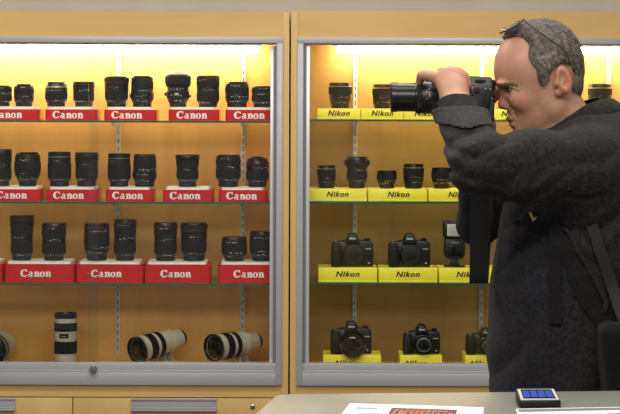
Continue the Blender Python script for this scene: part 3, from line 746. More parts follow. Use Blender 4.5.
# flash unit
s = S(.125); fx = (455-310)*s
e = empty('flash_unit', (fx, .125, zt3), 'black flash unit with clear window beside the dangling camera strap', 'camera flash')
def fz(py): return EYE-(py-97)*s-zt3
def fX(px): return (px-455)*s
boxo('stand_foot', fX(444.5), fX(465.5), -.025, .025, .0006, fz(265), M_cap, e, .001)
bm = bmesh.new(); prism(bm, [(fX(450), fz(265)), (fX(460), fz(265)), (fX(458), fz(258)), (fX(452), fz(258))], -.014, .014, .001); finish('hot_shoe_foot', bm, M_black, e, True)
bm = bmesh.new(); prism(bm, [(fX(448), fz(258)), (fX(462), fz(258)), (fX(465), fz(254)), (fX(465), fz(239)), (fX(463), fz(237)), (fX(446), fz(237)), (fX(444.5), fz(239)), (fX(444.5), fz(254))], -.024, .024, .003, 3)
fb_ = finish('flash_body', bm, M_black, e, True)
boxo('sensor_window', fX(448), fX(462), -.0255, -.023, fz(255), fz(245), M_glassel, fb_, .0005)
me = text_mesh('Nikon', .01, .2, 0, 8*s, 1.6*s, ext=.0002); me.materials.append(M_mark)
o = bpy.data.objects.new('lettering', me); COL.objects.link(o); o.location = (0, -.0243, fz(241.5)); o.parent = fb_
bm = bmesh.new(); box(bm, fX(443.3), fX(466), -.040, .022, fz(236.6), fz(220.8), .004, 3)
hd = finish('flash_head', bm, M_black, e, True)
boxo('flash_window', fX(446.8), fX(464), -.0415, -.039, fz(234.8), fz(223), mat('frosted_flash_window', rgb(205, 205, 190), .25, coat=.5), hd, .0006)
bm = bmesh.new()
for k in range(6): box(bm, fX(448.5), fX(462.5), -.0421, -.0414, fz(233.5-k*1.8), fz(233.1-k*1.8))
finish('window_ribs', bm, M_silver, hd)

# ------------------------------------------------------------------ counter and things on it
ZC = 1.12
def slab(bm, pts, z0, z1):
    a = [bm.verts.new((p.x, p.y, z0)) for p in pts]; b = [bm.verts.new((p.x, p.y, z1)) for p in pts]
    bm.faces.new(a); bm.faces.new(b[::-1]); n = len(pts)
    for i in range(n): bm.faces.new((a[i], b[i], b[(i+1) % n], a[(i+1) % n]))
    bmesh.ops.recalc_face_normals(bm, faces=bm.faces)
pA = onz(277, 395.5, ZC); pA2 = onz(284, 394.2, ZC); pB = onz(620, 389.6, ZC); dirb = (pB-pA2)
pB2 = pA2+dirb*1.9
pL = onz(256, 414, ZC); dl = (pL-pA).normalized(); pC = pA+dl*.62; pD = Vector((pB2.x, pC.y+.03, ZC))
ct = empty('sales_counter', ((pA.x+pB2.x)/2, (pA.y+pC.y)/2, 0), 'grey laminate sales counter at the bottom of the photo, before the man', 'counter')
bm = bmesh.new(); off = Vector((ct.location.x, ct.location.y, 0))
slab(bm, [q-off for q in (pA, pA2, pB2, pD, pC)], ZC-.03, ZC)
bmesh.ops.bevel(bm, geom=list(bm.edges), offset=.0025, segments=2, profile=.5, affect='EDGES')
finish('worktop', bm, M_grey, ct, True)
cen = (pA+pB2+pC+pD)/4
bm = bmesh.new(); slab(bm, [(q+(cen-q).normalized()*.05)-off for q in (pA, pB2, pD, pC)], .0, ZC-.0305); finish('counter_body', bm, M_mapleh, ct)

def sheet(name, px, label, cat, th=.0006):
    pts = [onz(a, b, ZC+.0004) for a, b in px]; c = sum(pts, Vector())/len(pts)
    e = empty(name, (c.x, c.y, ZC+.0004), label, cat)
    bm = bmesh.new(); slab(bm, [Vector((q.x-c.x, q.y-c.y, 0)) for q in pts], 0, th)
    finish('page', bm, mat('white_paper', rgb(238, 238, 240), .5), e)
    return e, c, pts
def quadpatch(bm, e, c, corners, u0, u1, v0, v1, z, mi=0):
    A, B, C_, D = corners  # back-left, back-right, front-right, front-left
    def q(u, v): p = (A*(1-u)+B*u)*(1-v)+(D*(1-u)+C_*u)*v; return bm.verts.new((p.x-c.x, p.y-c.y, z))
    f = bm.faces.new((q(u0, v1), q(u1, v1), q(u1, v0), q(u0, v0))); f.material_index = mi
fl, c, pts = sheet('flyer', [(351, 403.3), (485, 407), (478, 450), (318, 446)], 'white flyer with an orange-lettered dark banner lying on the counter', 'paper')
bm = bmesh.new(); quadpatch(bm, fl, c, pts, .33, .81, .09, .62, .0008)
bn = finish('banner_print', bm, mat('dark_banner_ink', rgb(70, 38, 30), .5), fl)
bm = bmesh.new()
random.seed(4)
u = .36
for k in range(11):
    w_ = .030; sh = random.choice(('I', 'L', 'O', 'E'))
    quadpatch(bm, fl, c, pts, u, u+.012, .13, .30, .0010)
    quadpatch(bm, fl, c, pts, u, u+w_, .13, .16, .0010)
    if sh in 'LOE': quadpatch(bm, fl, c, pts, u, u+w_, .27, .30, .0010)
    if sh == 'O': quadpatch(bm, fl, c, pts, u+w_-.01, u+w_, .13, .30, .0010)
    if sh == 'E': quadpatch(bm, fl, c, pts, u, u+w_, .20, .23, .0010)
    u += .0395
quadpatch(bm, fl, c, pts, .345, .80, .36, .60, .0010)
finish('banner_lettering', bm, mat('orange_ink', rgb(225, 110, 75), .5), bn)
bm = bmesh.new()
for k in range(9): quadpatch(bm, fl, c, pts, .08+k*.017, .08+k*.017+.012, .10, .15, .0008)
for k in range(5): quadpatch(bm, fl, c, pts, .10, .30, .24+k*.1, .26+k*.1, .0008)
finish('blue_heading', bm, mat('blue_ink', rgb(110, 120, 175), .5), fl)
br, c, pts = sheet('brochure', [(517, 408.5), (650, 405.5), (668, 440), (527, 445)], 'pale brochure with small brown pictures at the right end of the counter', 'paper')
bm = bmesh.new(); quadpatch(bm, br, c, pts, .015, .97, .02, .10, .0008)
finish('border_print', bm, mat('grey_ink', rgb(120, 112, 108), .5), br)
bm = bmesh.new()
for a, b in ((.09, .32), (.42, .62), (.66, .78), (.82, .93)): quadpatch(bm, br, c, pts, a, b, .20, .42, .0008)
finish('picture_print', bm, mat('brown_ink', rgb(92, 62, 52), .5), br)

# handheld terminal
s = S(-1.72)
dv = [onz(516.5, 388.5, ZC+.020), onz(556, 388.2, ZC+.020), onz(562, 399.5, ZC+.012), onz(520.5, 400, ZC+.012)]
c = sum(dv, Vector())/4
e = empty('payment_terminal', (c.x, c.y, ZC), 'small black handheld device with blue lit screen lying on the counter', 'handheld device')
def devslab(name, inset, zoff0, zoff1, m, par, flatbase=False, bev=.002):
    bm = bmesh.new(); q = [p+(c-p)*inset for p in dv]
    a = [bm.verts.new((p.x-c.x, p.y-c.y, .0006 if flatbase else p.z-ZC+zoff0)) for p in q]
    b = [bm.verts.new((p.x-c.x, p.y-c.y, p.z-ZC+zoff1)) for p in q]
    bm.faces.new(a); bm.faces.new(b[::-1])
    for i in range(4): bm.faces.new((a[i], b[i], b[(i+1) % 4], a[(i+1) % 4]))
    bmesh.ops.recalc_face_normals(bm, faces=bm.faces)
    if bev: bmesh.ops.bevel(bm, geom=list(bm.edges), offset=bev, segments=2, profile=.5, affect='EDGES')
    return finish(name, bm, m, par, True)
devslab('case', 0, 0, 0, M_rubber, e, True)
bz = devslab('screen_bezel', .08, .0, .0012, mat('silver_bezel', rgb(196, 196, 190), .35), e, bev=0)
sc_ = devslab('screen', .22, .0012, .0018, mat('lit_dark_screen', rgb(16, 20, 60), .2, emit=.25), bz, bev=0)
q = [p+(c-p)*.24 for p in dv]
bm = bmesh.new()
for k in range(4):
    u0, u1 = .02+k*.245, .02+k*.245+.215
    vv = []
    for u, v in ((u0, .9), (u1, .9), (u1, .15), (u0, .15)):
        p = (q[0]*(1-u)+q[1]*u)*(1-v)+(q[3]*(1-u)+q[2]*u)*v; vv.append(bm.verts.new((p.x-c.x, p.y-c.y, p.z-ZC+.0021)))
    bm.faces.new(vv)
finish('screen_tiles', bm, mat('lit_blue_tiles', rgb(46, 66, 150), .3, emit=.3), sc_)


# ------------------------------------------------------------------ sculpting grid (signed distances -> smooth mesh)
class Grid:
    def __init__(s, lo, hi, h):
        s.lo = np.array(lo, float); s.h = h; s.n = np.ceil((np.array(hi)-s.lo)/h).astype(int)+1
        s.F = np.full(s.n, .5, np.float32)
    def win(s, lo, hi):
        a = np.clip(np.floor((np.array(lo)-s.lo)/s.h).astype(int), 0, s.n); b = np.clip(np.ceil((np.array(hi)-s.lo)/s.h).astype(int)+1, 0, s.n)
        sl = tuple(slice(i, j) for i, j in zip(a, b))
        ax = [(s.lo[k]+np.arange(a[k], b[k])*s.h).astype(np.float32) for k in range(3)]
        return sl, ax[0][:, None, None], ax[1][None, :, None], ax[2][None, None, :]
    def op(s, fn, lo, hi, k=.01, mode='u'):
        m = max(k, .004)+.006
        sl, X, Y, Z = s.win(np.array(lo)-m, np.array(hi)+m)
        if 0 in s.F[sl].shape: return
        d = fn(X, Y, Z); f = s.F[sl]
        if mode == 'u':
            h = np.maximum(k-np.abs(f-d), 0)/k; s.F[sl] = np.minimum(f, d)-h*h*k*.25
        elif mode == 's':
            d = -d; h = np.maximum(k-np.abs(f-d), 0)/k; s.F[sl] = np.maximum(f, d)+h*h*k*.25
    def cone(s, a, b, ra, rb, k=.01, mode='u', sq=None):
        a = np.array(a, float); b = np.array(b, float); r = max(ra, rb)
        def fn(X, Y, Z):
            ab = b-a; L = ab@ab+1e-12
            t = np.clip(((X-a[0])*ab[0]+(Y-a[1])*ab[1]+(Z-a[2])*ab[2])/L, 0, 1)
            return np.sqrt((X-a[0]-t*ab[0])**2+(Y-a[1]-t*ab[1])**2+(Z-a[2]-t*ab[2])**2)-(ra+(rb-ra)*t)
        s.op(fn, np.minimum(a, b)-r, np.maximum(a, b)+r, k, mode)
    def ell(s, c, r, k=.01, mode='u', rot=None):
        c = np.array(c, float); r = np.array(r, float); R = np.array(rot) if rot is not None else np.eye(3); m = r.max()
        def fn(X, Y, Z):
            x, y, z = X-c[0], Y-c[1], Z-c[2]
            u = [(R[0, i]*x+R[1, i]*y+R[2, i]*z) for i in range(3)]
            k0 = np.sqrt((u[0]/r[0])**2+(u[1]/r[1])**2+(u[2]/r[2])**2); k1 = np.sqrt((u[0]/r[0]**2)**2+(u[1]/r[1]**2)**2+(u[2]/r[2]**2)**2)+1e-6
            return k0*(k0-1)/k1
        s.op(fn, c-m, c+m, k, mode)
    def mesh(s):
        F = s.F; ins = F < 0; nx, ny, nz = F.shape
        c = np.zeros((nx-1, ny-1, nz-1), np.uint8)
        for dx in (0, 1):
            for dy in (0, 1):
                for dz in (0, 1): c += ins[dx:nx-1+dx, dy:ny-1+dy, dz:nz-1+dz]
        act = (c > 0) & (c < 8); ii, jj, kk = np.nonzero(act)
        idx = np.full(act.shape, -1, np.int32); idx[ii, jj, kk] = np.arange(len(ii))
        acc = np.zeros((len(ii), 3)); cnt = np.zeros(len(ii))
        corners = [(a, b, d) for a in (0, 1) for b in (0, 1) for d in (0, 1)]
        for p in corners:
            for ax in range(3):
                if p[ax]: continue
                q = list(p); q[ax] = 1
                f0 = F[ii+p[0], jj+p[1], kk+p[2]]; f1 = F[ii+q[0], jj+q[1], kk+q[2]]
                m = (f0 < 0) != (f1 < 0); t = np.where(m, f0/np.where(m, f0-f1, 1), 0)
                for d in range(3): acc[:, d] += np.where(m, p[d]+(t if d == ax else 0), 0)
                cnt += m
        V = (acc/cnt[:, None]+np.stack([ii, jj, kk], 1))*s.h+s.lo
        Q = []
        for ax in range(3):
            sh = [slice(1, -1)]*3; sh[ax] = slice(0, -1)
            A = ins[tuple(slice(1, n-1) if d != ax else slice(0, n-1) for d, n in enumerate(F.shape))]
            B = ins[tuple(slice(1, n-1) if d != ax else slice(1, n) for d, n in enumerate(F.shape))]
            e = np.nonzero(A != B); flip = A[e]
            e = [e[d]+(1 if d != ax else 0) for d in range(3)]
            u, v = (ax+1) % 3, (ax+2) % 3
            def cell(du, dv):
                q = [e[0].copy(), e[1].copy(), e[2].copy()]; q[u] = q[u]-du; q[v] = q[v]-dv
                return idx[q[0], q[1], q[2]]
            q = np.stack([cell(1, 1), cell(0, 1), cell(0, 0), cell(1, 0)], 1)
            q[~flip] = q[~flip][:, ::-1]; Q.append(q)
        Q = np.concatenate(Q); Q = Q[(Q >= 0).all(1)]
        return V, Q
def rot_y(deg):
    a = math.radians(deg); c, s_ = math.cos(a), math.sin(a)
    return [[c, 0, s_], [0, 1, 0], [-s_, 0, c]]
def snoise(X, Y, Z, f, seed=0):
    r = np.random.RandomState(seed); out = 0
    for i in range(5):
        d = r.normal(size=3); d /= np.linalg.norm(d); ph = r.uniform(0, 6.28)
        out = out+np.sin(f*(d[0]*X+d[1]*Y+d[2]*Z)+ph+1.3*np.sin(f*.6*(d[1]*X+d[2]*Y-d[0]*Z)+ph*2))
    return out/5
def relax(V, Q, it=2, lam=.5):
    n = len(V)
    for _ in range(it):
        acc = np.zeros_like(V); cnt = np.zeros(n)
        for a, b in ((0, 1), (1, 2), (2, 3), (3, 0)):
            for i, j in ((a, b), (b, a)):
                np.add.at(acc, Q[:, i], V[Q[:, j]]); np.add.at(cnt, Q[:, i], 1)
        V = V+lam*(acc/cnt[:, None]-V)
    return V
def mesh_obj(name, V, Q, ms, parent=None, origin=(0, 0, 0), midx=None):
    me = bpy.data.meshes.new(name); V = V-np.array(origin)
    me.vertices.add(len(V)); me.vertices.foreach_set('co', V.astype(np.float32).ravel())
    me.loops.add(Q.size); me.loops.foreach_set('vertex_index', Q.astype(np.int32).ravel())
    me.polygons.add(len(Q)); me.polygons.foreach_set('loop_start', np.arange(0, Q.size, 4, dtype=np.int32))
    for m in ms: me.materials.append(m)
    if midx is not None: me.polygons.foreach_set('material_index', midx.astype(np.int32))
    me.update(calc_edges=True); me.validate()
    me.polygons.foreach_set('use_smooth', [True]*len(me.polygons))
    o = bpy.data.objects.new(name, me); COL.objects.link(o); o.parent = parent
    return o

# ------------------------------------------------------------------ person
YM = YMAN; SM = S(YM); DY = YM+1.33
def HP(px, py, dy=0.0): return ((px-310)*SM, YM+dy, EYE-(py-97)*SM)
def pp(px, py, Y): v = P(px, py, Y); return (v.x, v.y, v.z)
q = SM
SHL = (.532, (DY-1.500), 1.488); ELL = pp(479, 165, (DY-1.63)); WRL = pp(455, 98, (DY-1.418))
SHR = (.500, (DY-1.160), 1.488); ELR = pp(479, 223, (DY-1.07)); WRR = (.352, (DY-1.225), 1.560)
B = Grid((.14, (DY-1.72), .98), (.74, DY-.98, 1.80), .0028)
# head
B.ell(HP(541.5, 65), (.0765, .071, .086), .01)
B.ell(HP(520.5, 67), (27*q, .061, 33*q), .025)
B.ell(HP(529, 98), (21*q, .053, 32*q), .022, rot=rot_y(-16))
for sg in (-1, 1):
    B.ell(HP(503.5, 82.8, sg*.024), (8.5*q, .022, 3.4*q), .008)                    # brow
    B.ell(HP(518, 99, sg*.040), (10*q, .014, 8*q), .02)                          # cheekbone
    B.cone(HP(526, 126, sg*.012), HP(552, 108, sg*.048), .0175, .017, .018)         # jaw
    B.ell(HP(549, 92, sg*.052), (13*q, .013, 18*q), .015)
B.ell(HP(520, 113), (11.5*q, .027, 12*q), .014)
B.ell(HP(523, 128), (9.3*q, .020, 8.5*q), .012)
B.cone(HP(504, 86.5), HP(502.8, 104), .0058, .0100, .008)                           # nose
for sg in (-1, 1):
    B.ell(HP(508, 105.8, sg*.0120), (5*q, .0070, 4.0*q), .005)
    B.ell(HP(503.5, 90.5, sg*.029), (7*q, .014, 4.6*q), .008, 's')
    B.ell(HP(512.5, 89.2, sg*.031), (6.2*q, .0140, 5.0*q), .004)                    # lidded eye
    B.cone(HP(505.5, 89.4, sg*.020), HP(511, 90.8, sg*.044), .0013, .0013, .003, 's')
    B.cone(HP(506, 110.2, sg*.006), HP(509, 109.5, sg*.009), .0022, .0022, .003, 's')
    B.cone(HP(511.5, 106, sg*.019), HP(515.5, 118, sg*.029), .0022, .0014, .006, 's')  # fold beside the mouth
    B.cone(HP(504, 121.0, sg*.001), HP(516, 122.4, sg*.025), .0016, .0012, .003, 's')
B.ell(HP(510.2, 118.0), (4.6*q, .021, 2.5*q), .005)
B.ell(HP(513.0, 124.2), (4.6*q, .019, 2.6*q), .005)
B.cone(HP(504, 121.2), HP(510, 121.4), .0014, .0014, .003, 's')
B.cone(HP(507.5, 128.2, -.012), HP(507.5, 128.2, .012), .0035, .0035, .006, 's')
# ears
for sg in (-1, 1):
    R_ = rot_y(-14)
    B.ell(HP(558.8, 79.5, sg*.0790), (7.8*q, .0095, 14.5*q), .004, rot=R_)
    B.ell(HP(554, 92, sg*.0745), (4.2*q, .0055, 4.2*q), .005)
    B.ell(HP(557.8, 79, sg*.0885), (4.8*q, .0085, 9.5*q), .003, 's', rot=R_)
    B.cone(HP(557, 85, sg*.081), HP(561.5, 73, sg*.083), .0028, .0022, .003)
    B.ell(HP(550.8, 83, sg*.079), (2.3*q, .004, 3.5*q), .004)
# neck
B.cone(HP(554, 100), HP(578, 150), .052, .060, .02)
B.cone(HP(536, 118), HP(568, 150), .030, .045, .02)
# torso, arms
B.ell((.535, YM, 1.33), (.120, .165, .22), .04)
B.ell((.52, YM, 1.12), (.125, .155, .22), .04)
for Sx, Ex, Wx in ((SHL, ELL, WRL), (SHR, ELR, WRR)):
    Sx, Ex, Wx = map(np.array, (Sx, Ex, Wx))
    B.cone((.545, YM, 1.47), Sx, .060, .055, .04)
    B.cone(Sx, Ex, .050, .037, .02); B.cone(Ex, Wx, .038, .0265, .015)
# left hand, laid over the lens from the near side
LY_ = (DY-1.305)
KN = [np.array(pp(461, 77.5, (DY-1.385))), np.array(pp(454, 74.2, (DY-1.387))), np.array(pp(446, 74.0, (DY-1.388))), np.array(pp(438.5, 77.5, (DY-1.387)))]
W_ = np.array(WRL)
B.cone(W_, W_+(KN[1]-W_)*.35, .0265, .0255, .012)
for kn, rr in zip(KN, (.0135, .0145, .0140, .0120)):
    B.cone(W_+(kn-W_)*.25, kn, .019, rr, .012)
def finger(pts, rs, k=.005):
    for a, b, ra, rb in zip(pts, pts[1:], rs, rs[1:]): B.cone(a, b, ra, rb, k)
def over(x, a_deg, r, lift=.009):      # a point just outside a lens-sized cylinder
    a = math.radians(a_deg); return np.array((x, LY_-math.cos(a)*(r+lift), EYE+math.sin(a)*(r+lift)))
xs = [k_[0] for k_ in KN]
finger([KN[0], over(xs[0]-.000, 78, .036, .016), over(xs[0]-.002, 122, .036, .010), over(xs[0]-.003, 150, .035)], (.0110, .0100, .0088, .0076))
finger([KN[1], over(xs[1]-.002, 74, .036, .019), over(xs[1]-.004, 122, .036, .011), over(xs[1]-.006, 158, .035)], (.0115, .0104, .0090, .0078))
finger([KN[2], over(xs[2]-.004, 74, .036, .016), over(xs[2]-.009, 116, .036, .010), over(xs[2]-.012, 148, .035)], (.0110, .0100, .0086, .0075))
finger([KN[3], np.array(pp(428.5, 75.2, (DY-1.355))), np.array(pp(421.8, 75.0, (DY-1.335))), np.array(pp(419.6, 81.2, (DY-1.325)))], (.0125, .0108, .0096, .0080))
th0 = W_+(KN[0]-W_)*.45
finger([th0, np.array(pp(464.5, 85, (DY-1.375))), over(xs[0]+.010, 66, .034, .011), over(xs[0]+.010, 92, .034, .009)], (.0160, .0125, .0105, .0088))
# right hand round the camera grip on the far side
RW = np.array(WRR); GX, GY = .340, (DY-1.228)
B.cone(RW, (.350, (DY-1.215), 1.600), .027, .026, .012)
for i, zz in enumerate((1.638, 1.620, 1.602, 1.585)):
    B.cone((.352, (DY-1.205), 1.60), (.345, (DY-1.203), zz), .018, .011, .010)
    finger([np.array((.345, (DY-1.203), zz)), np.array((.318, (DY-1.205), zz)), np.array((.298, (DY-1.222), zz-.001)), np.array((.300, (DY-1.243), zz-.002))], (.0105, .0098, .0088, .0078))
finger([np.array((.358, (DY-1.212), 1.605)), np.array((.380, (DY-1.222), 1.625)), np.array((.386, (DY-1.240), 1.642))], (.0140, .0110, .0088))
headF = B.F
V, Q = B.mesh(); V = relax(V, Q, 1, .4)
cc = V[Q].mean(1)
px = 310+(cc[:, 0])/SM; py = 97+(EYE-cc[:, 2])/SM; yy = cc[:, 1]-YM
mi = np.zeros(len(Q), int)
ORG = (.50, YM, 0)
person = mesh_obj('person', V, Q, [M_skin], None, ORG, mi); person.location = ORG
vx = 310+V[:, 0]/SM; vy = 97+(EYE-V[:, 2])/SM; vw = V[:, 1]-YM
def gb(cx, cy, sx, sy, w0=0, sw=9): return np.exp(-((vx-cx)/sx)**2-((vy-cy)/sy)**2-((np.abs(vw)-w0)/sw)**2)
red = .6*gb(502, 104, 7, 7, 0, .03)+.22*gb(519, 102, 10, 9, .045, .03)+.65*gb(559, 80, 10, 17, .085, .012)+.3*gb(498, 78, 8, 7, .02, .05)
lips = np.clip(1.3*(gb(508, 118.4, 5.5, 2.8, 0, .024)+gb(511, 123.8, 5.0, 3.2, 0, .022)), 0, .85)
stub = .8*gb(557, 80, 4, 8, .083, .012)+.45*gb(530, 122, 24, 16, .03, .05)+.4*gb(508, 90, 7, 4, .03, .02)+.3*gb(560, 108, 16, 10, .05, .05)  # stubble on the jaw, darker neck; shade painted into ear and eye hollows
hands = (vx < 490); red = np.where(hands, .08*np.clip(snoise(V[:, 0], V[:, 1], V[:, 2], 120, 7), 0, 1)*2, red); lips = np.where(hands, 0, lips); stub = np.where(hands, 0, stub)
ca = person.data.color_attributes.new('flush_shade', 'FLOAT_COLOR', 'POINT')
ca.data.foreach_set('color', np.stack([np.clip(red, 0, 1), lips, stub, np.ones(len(V))], 1).astype(np.float32).ravel())
tag(person, 'grey-haired man in a dark denim jacket holding a camera up to his eye', 'person')
def inv(pts): return [tuple(np.array(p_)-np.array(ORG)) for p_ in pts]

# hair ------------------------------------------------------------------
hp = [(491, 46), (498, 42.5), (505, 38.5), (514, 36.5), (521, 38), (526, 46), (524.5, 55), (526, 63), (532, 69), (534, 79), (537.5, 87), (542, 85), (546, 75), (550.5, 67), (558, 63), (567, 64.5), (571.5, 74), (568.5, 90), (577, 93), (590, 95), (600, 60), (575, 5), (530, 0), (485, 15)]
H = Grid((.34, (DY-1.43), 1.60), (.58, (DY-1.23), 1.80), .0022)
sl, X, Yg, Zg = H.win(H.lo, H.lo+H.h*(H.n-1))
X, Yg, Zg = [a for a in (X, Yg, Zg)]
# sample the head field by trilinear interpolation
def sample(G, Fld, X, Y, Z):
    u = [(a-G.lo[i])/G.h for i, a in enumerate((X, Y, Z))]
    i0 = [np.clip(np.floor(a).astype(int), 0, G.n[i]-2) for i, a in enumerate(u)]; t = [np.clip(a-b, 0, 1) for a, b in zip(u, i0)]
    r = 0
    for dx in (0, 1):
        for dy in (0, 1):
            for dz in (0, 1):
                wgt = (t[0] if dx else 1-t[0])*(t[1] if dy else 1-t[1])*(t[2] if dz else 1-t[2])
                r = r+wgt*Fld[i0[0]+dx, i0[1]+dy, i0[2]+dz]
    return r
hs = sample(B, headF, X, Yg, Zg)
PX = (310+X/SM)[:, 0, 0]; PY = (97+(EYE-Zg)/SM)[0, 0, :]
gx, gy = np.meshgrid(PX, PY, indexing='ij'); inside = np.zeros(gx.shape, bool); dist = np.full(gx.shape, 1e9)
n_ = len(hp)
for i in range(n_):
    (x1, y1), (x2, y2) = hp[i], hp[(i+1) % n_]
    cr_ = ((y1 > gy) != (y2 > gy)) & (gx < (x2-x1)*(gy-y1)/((y2-y1) if y2 != y1 else 1e-9)+x1); inside ^= cr_
    L = (x2-x1)**2+(y2-y1)**2; t = np.clip(((gx-x1)*(x2-x1)+(gy-y1)*(y2-y1))/L, 0, 1)
    dist = np.minimum(dist, np.hypot(gx-x1-t*(x2-x1), gy-y1-t*(y2-y1)))
reg = np.where(inside, -dist, dist)*SM
edge = np.clip(-reg/.012, 0, 1)          # hair thins towards its line
thick = (.0012+.0072*edge)[:, None, :]
hn = snoise(X, Yg, Zg, 330, 3)*.0011+snoise(X, Yg, Zg*.5, 150, 5)*.0012
H.F[sl] = np.maximum(hs-thick-hn*edge[:, None, :], reg[:, None, :]+hn*1.5)
V, Q = H.mesh()
hair = mesh_obj('hair', V, Q, [M_hair], person, ORG)
# short strands over the cap of hair
bvh = BVHTree.FromPolygons([tuple(v) for v in V], [tuple(int(i) for i in f) for f in Q])
rs = np.random.RandomState(8); M_strg = mat('grey_hair_strands', rgb(150, 144, 134), .55); M_strd = mat('brown_hair_strands', rgb(46, 38, 31), .55); M_strm = mat('mid_hair_strands', rgb(98, 86, 72), .55)
bm = bmesh.new(); fidx = rs.randint(0, len(Q), 14000); hc = Vector(HP(541, 70))
for fi in fidx:
    p_ = Vector(V[Q[fi]].mean(0)); v_ = [Vector(V[i]) for i in Q[fi]]
    nn = (v_[2]-v_[0]).cross(v_[3]-v_[1])
    if nn.length < 1e-9: continue
    nn.normalize()
    if nn.dot(p_-hc) < 0: continue
    d = Vector((.75, (p_.y-YM)*5, -.25 if p_.x > .46 else .25))+Vector(rs.normal(size=3)*.30)
    if p_.z < HP(0, 55)[2]: d += Vector((.1, 0, -.9))
    if p_.x < HP(512, 0)[0]: d = Vector((-.5, .1, .55))+Vector(rs.normal(size=3)*.3)
    d = (d-nn*d.dot(nn)); d.normalize(); L = rs.uniform(.006, .013)
    sd = d.cross(nn)*.00030
    a = p_-nn*.001; b_ = p_+d*L*.5+nn*.0020; c_ = p_+d*L+nn*rs.uniform(.0008, .0028)
    o_ = Vector(ORG)
    v1, v2, v3, v4, v5 = [bm.verts.new(z_-o_) for z_ in (a-sd, a+sd, b_+sd*.8, b_-sd*.8, c_)]
    gr = rs.rand() < (.55 if p_.x < HP(545, 0)[0] and p_.z < HP(0, 55)[2] else .30)
    k_ = 0 if gr else (1 if rs.rand() < .55 else 2)
    for f_ in (bm.faces.new((v1, v2, v3, v4)), bm.faces.new((v4, v3, v5))): f_.material_index = k_
st = finish('hair_strands', bm, [M_strg, M_strd, M_strm], hair); st['kind'] = 'stuff'
# brows, lashes, eyes
sk = BVHTree.FromObject(person, bpy.context.evaluated_depsgraph_get()); OVo = Vector(ORG)
def side_hit(px_, py_, sg):
    o3 = Vector((HP(px_, py_)[0], YM+sg*.3, HP(px_, py_)[2]))-OVo
    loc, nrm, _, _ = sk.ray_cast(o3, Vector((0, -sg, 0)))
    return (loc, nrm) if loc is not None else (None, None)
for sg in (-1, 1):
    bm = bmesh.new()
    for k in range(110):
        t = rs.rand(); a_, b_ = side_hit(497+16*t, 84.6-1.2*math.sin(t*2.6)+rs.uniform(-1.1, 1.1)*(1.1-.5*t), sg)
        if a_ is None: continue
        d = Vector((.8, 0, .25-.5*t))+Vector(rs.normal(size=3)*.25); d = (d-b_*d.dot(b_)).normalized()
        tube(bm, [a_-b_*.0004, a_+d*.0035+b_*.0010, a_+d*.0065+b_*.0012], [.0003, .0003, .0001], 4)
    finish('eyebrow', bm, M_strm, person)
    for nm, pts, rr in (('eyelashes', [(504.5, 88.2), (507, 87.6), (510, 87.9), (513, 89.0), (516.5, 90.8)], .0007),):
        lp = []
        for a in curve_pts([(x_, y_, 0) for x_, y_ in pts], 4):
            h_, n_ = side_hit(a.x, a.y, sg)
            if h_ is not None: lp.append(h_+n_*.0002)
        bm = bmesh.new(); tube(bm, lp, rr, 6); finish(nm, bm, M_cap if nm == 'eyelashes' else M_strd, person, True)
    # the glint of the half-closed eye between the lids
    h_, n_ = side_hit(509.5, 88.8, sg)
    bm = bmesh.new(); bmesh.ops.create_uvsphere(bm, u_segments=16, v_segments=10, radius=.5)
    for v_ in bm.verts: v_.co = h_+Vector((v_.co.x*.0125, v_.co.y*.003, v_.co.z*.0030))
    finish('eyeball', bm, mat('eye_dark', rgb(44, 34, 30), .15, coat=1), person, True)

# jacket ------------------------------------------------------------------
J = Grid((.12, (DY-1.76), .80), (.80, DY-.96, 1.70), .0038)
J.ell((.545, YM, 1.34), (.160, .205, .235), .05)
J.ell((.532, YM, 1.10), (.165, .210, .40), .05)
J.cone((.530, YM-.02, 1.22), (.524, YM-.02, .80), .155, .160, .05)
J.cone((.53, (DY-1.49), 1.475), (.53, (DY-1.17), 1.475), .070, .070, .05)
J.cone((.60, (DY-1.40), 1.50), (.60, (DY-1.26), 1.50), .085, .085, .05)
J.cone(SHL, (.57, YM-.05, 1.52), .066, .07, .05); J.cone(SHR, (.57, YM+.05, 1.52), .066, .07, .05)
J.cone(HP(545, 150, -.05), (.56, (DY-1.45), 1.47), .035, .07, .04); J.cone(HP(545, 150, .05), (.56, (DY-1.21), 1.47), .035, .07, .04)
sl_, e_ = np.array(SHL), np.array(ELL); w_ = np.array(WRL)
J.cone(sl_, sl_+(e_-sl_)*.55, .072, .062, .03); J.cone(sl_+(e_-sl_)*.5, e_, .063, .050, .03)
# loose cloth hanging under the upper arm
J.cone(sl_+np.array((0, .02, -.024)), e_+(sl_-e_)*.30+np.array((0, 0, -.010)), .064, .046, .03)
cuffA = e_+(w_-e_)*.68
J.cone(e_, e_+(w_-e_)*.95, .049, .0455, .02)
def cut(G, c, n, lo, hi):                     # trims a sleeve square by a plane
    c = np.array(c); n = np.array(n, float); n /= np.linalg.norm(n)
    sl, X, Y, Z = G.win(lo, hi); d = (X-c[0])*n[0]+(Y-c[1])*n[1]+(Z-c[2])*n[2]
    G.F[sl] = np.maximum(G.F[sl], d)
BL, BH = (w_[0]-.09, w_[1]-.20, 1.52), (w_[0]+.055, w_[1]+.13, 1.70)
CC = pp(453, 110, w_[1]-.06)
cut(J, CC, (.02, .12, 1), BL, BH)
for s_, el, wr in ((np.array(SHR), np.array(ELR), np.array(WRR)),):
    J.cone(s_, el, .064, .044, .03); J.cone(el, el+(wr-el)*.34, .044, .044, .02)
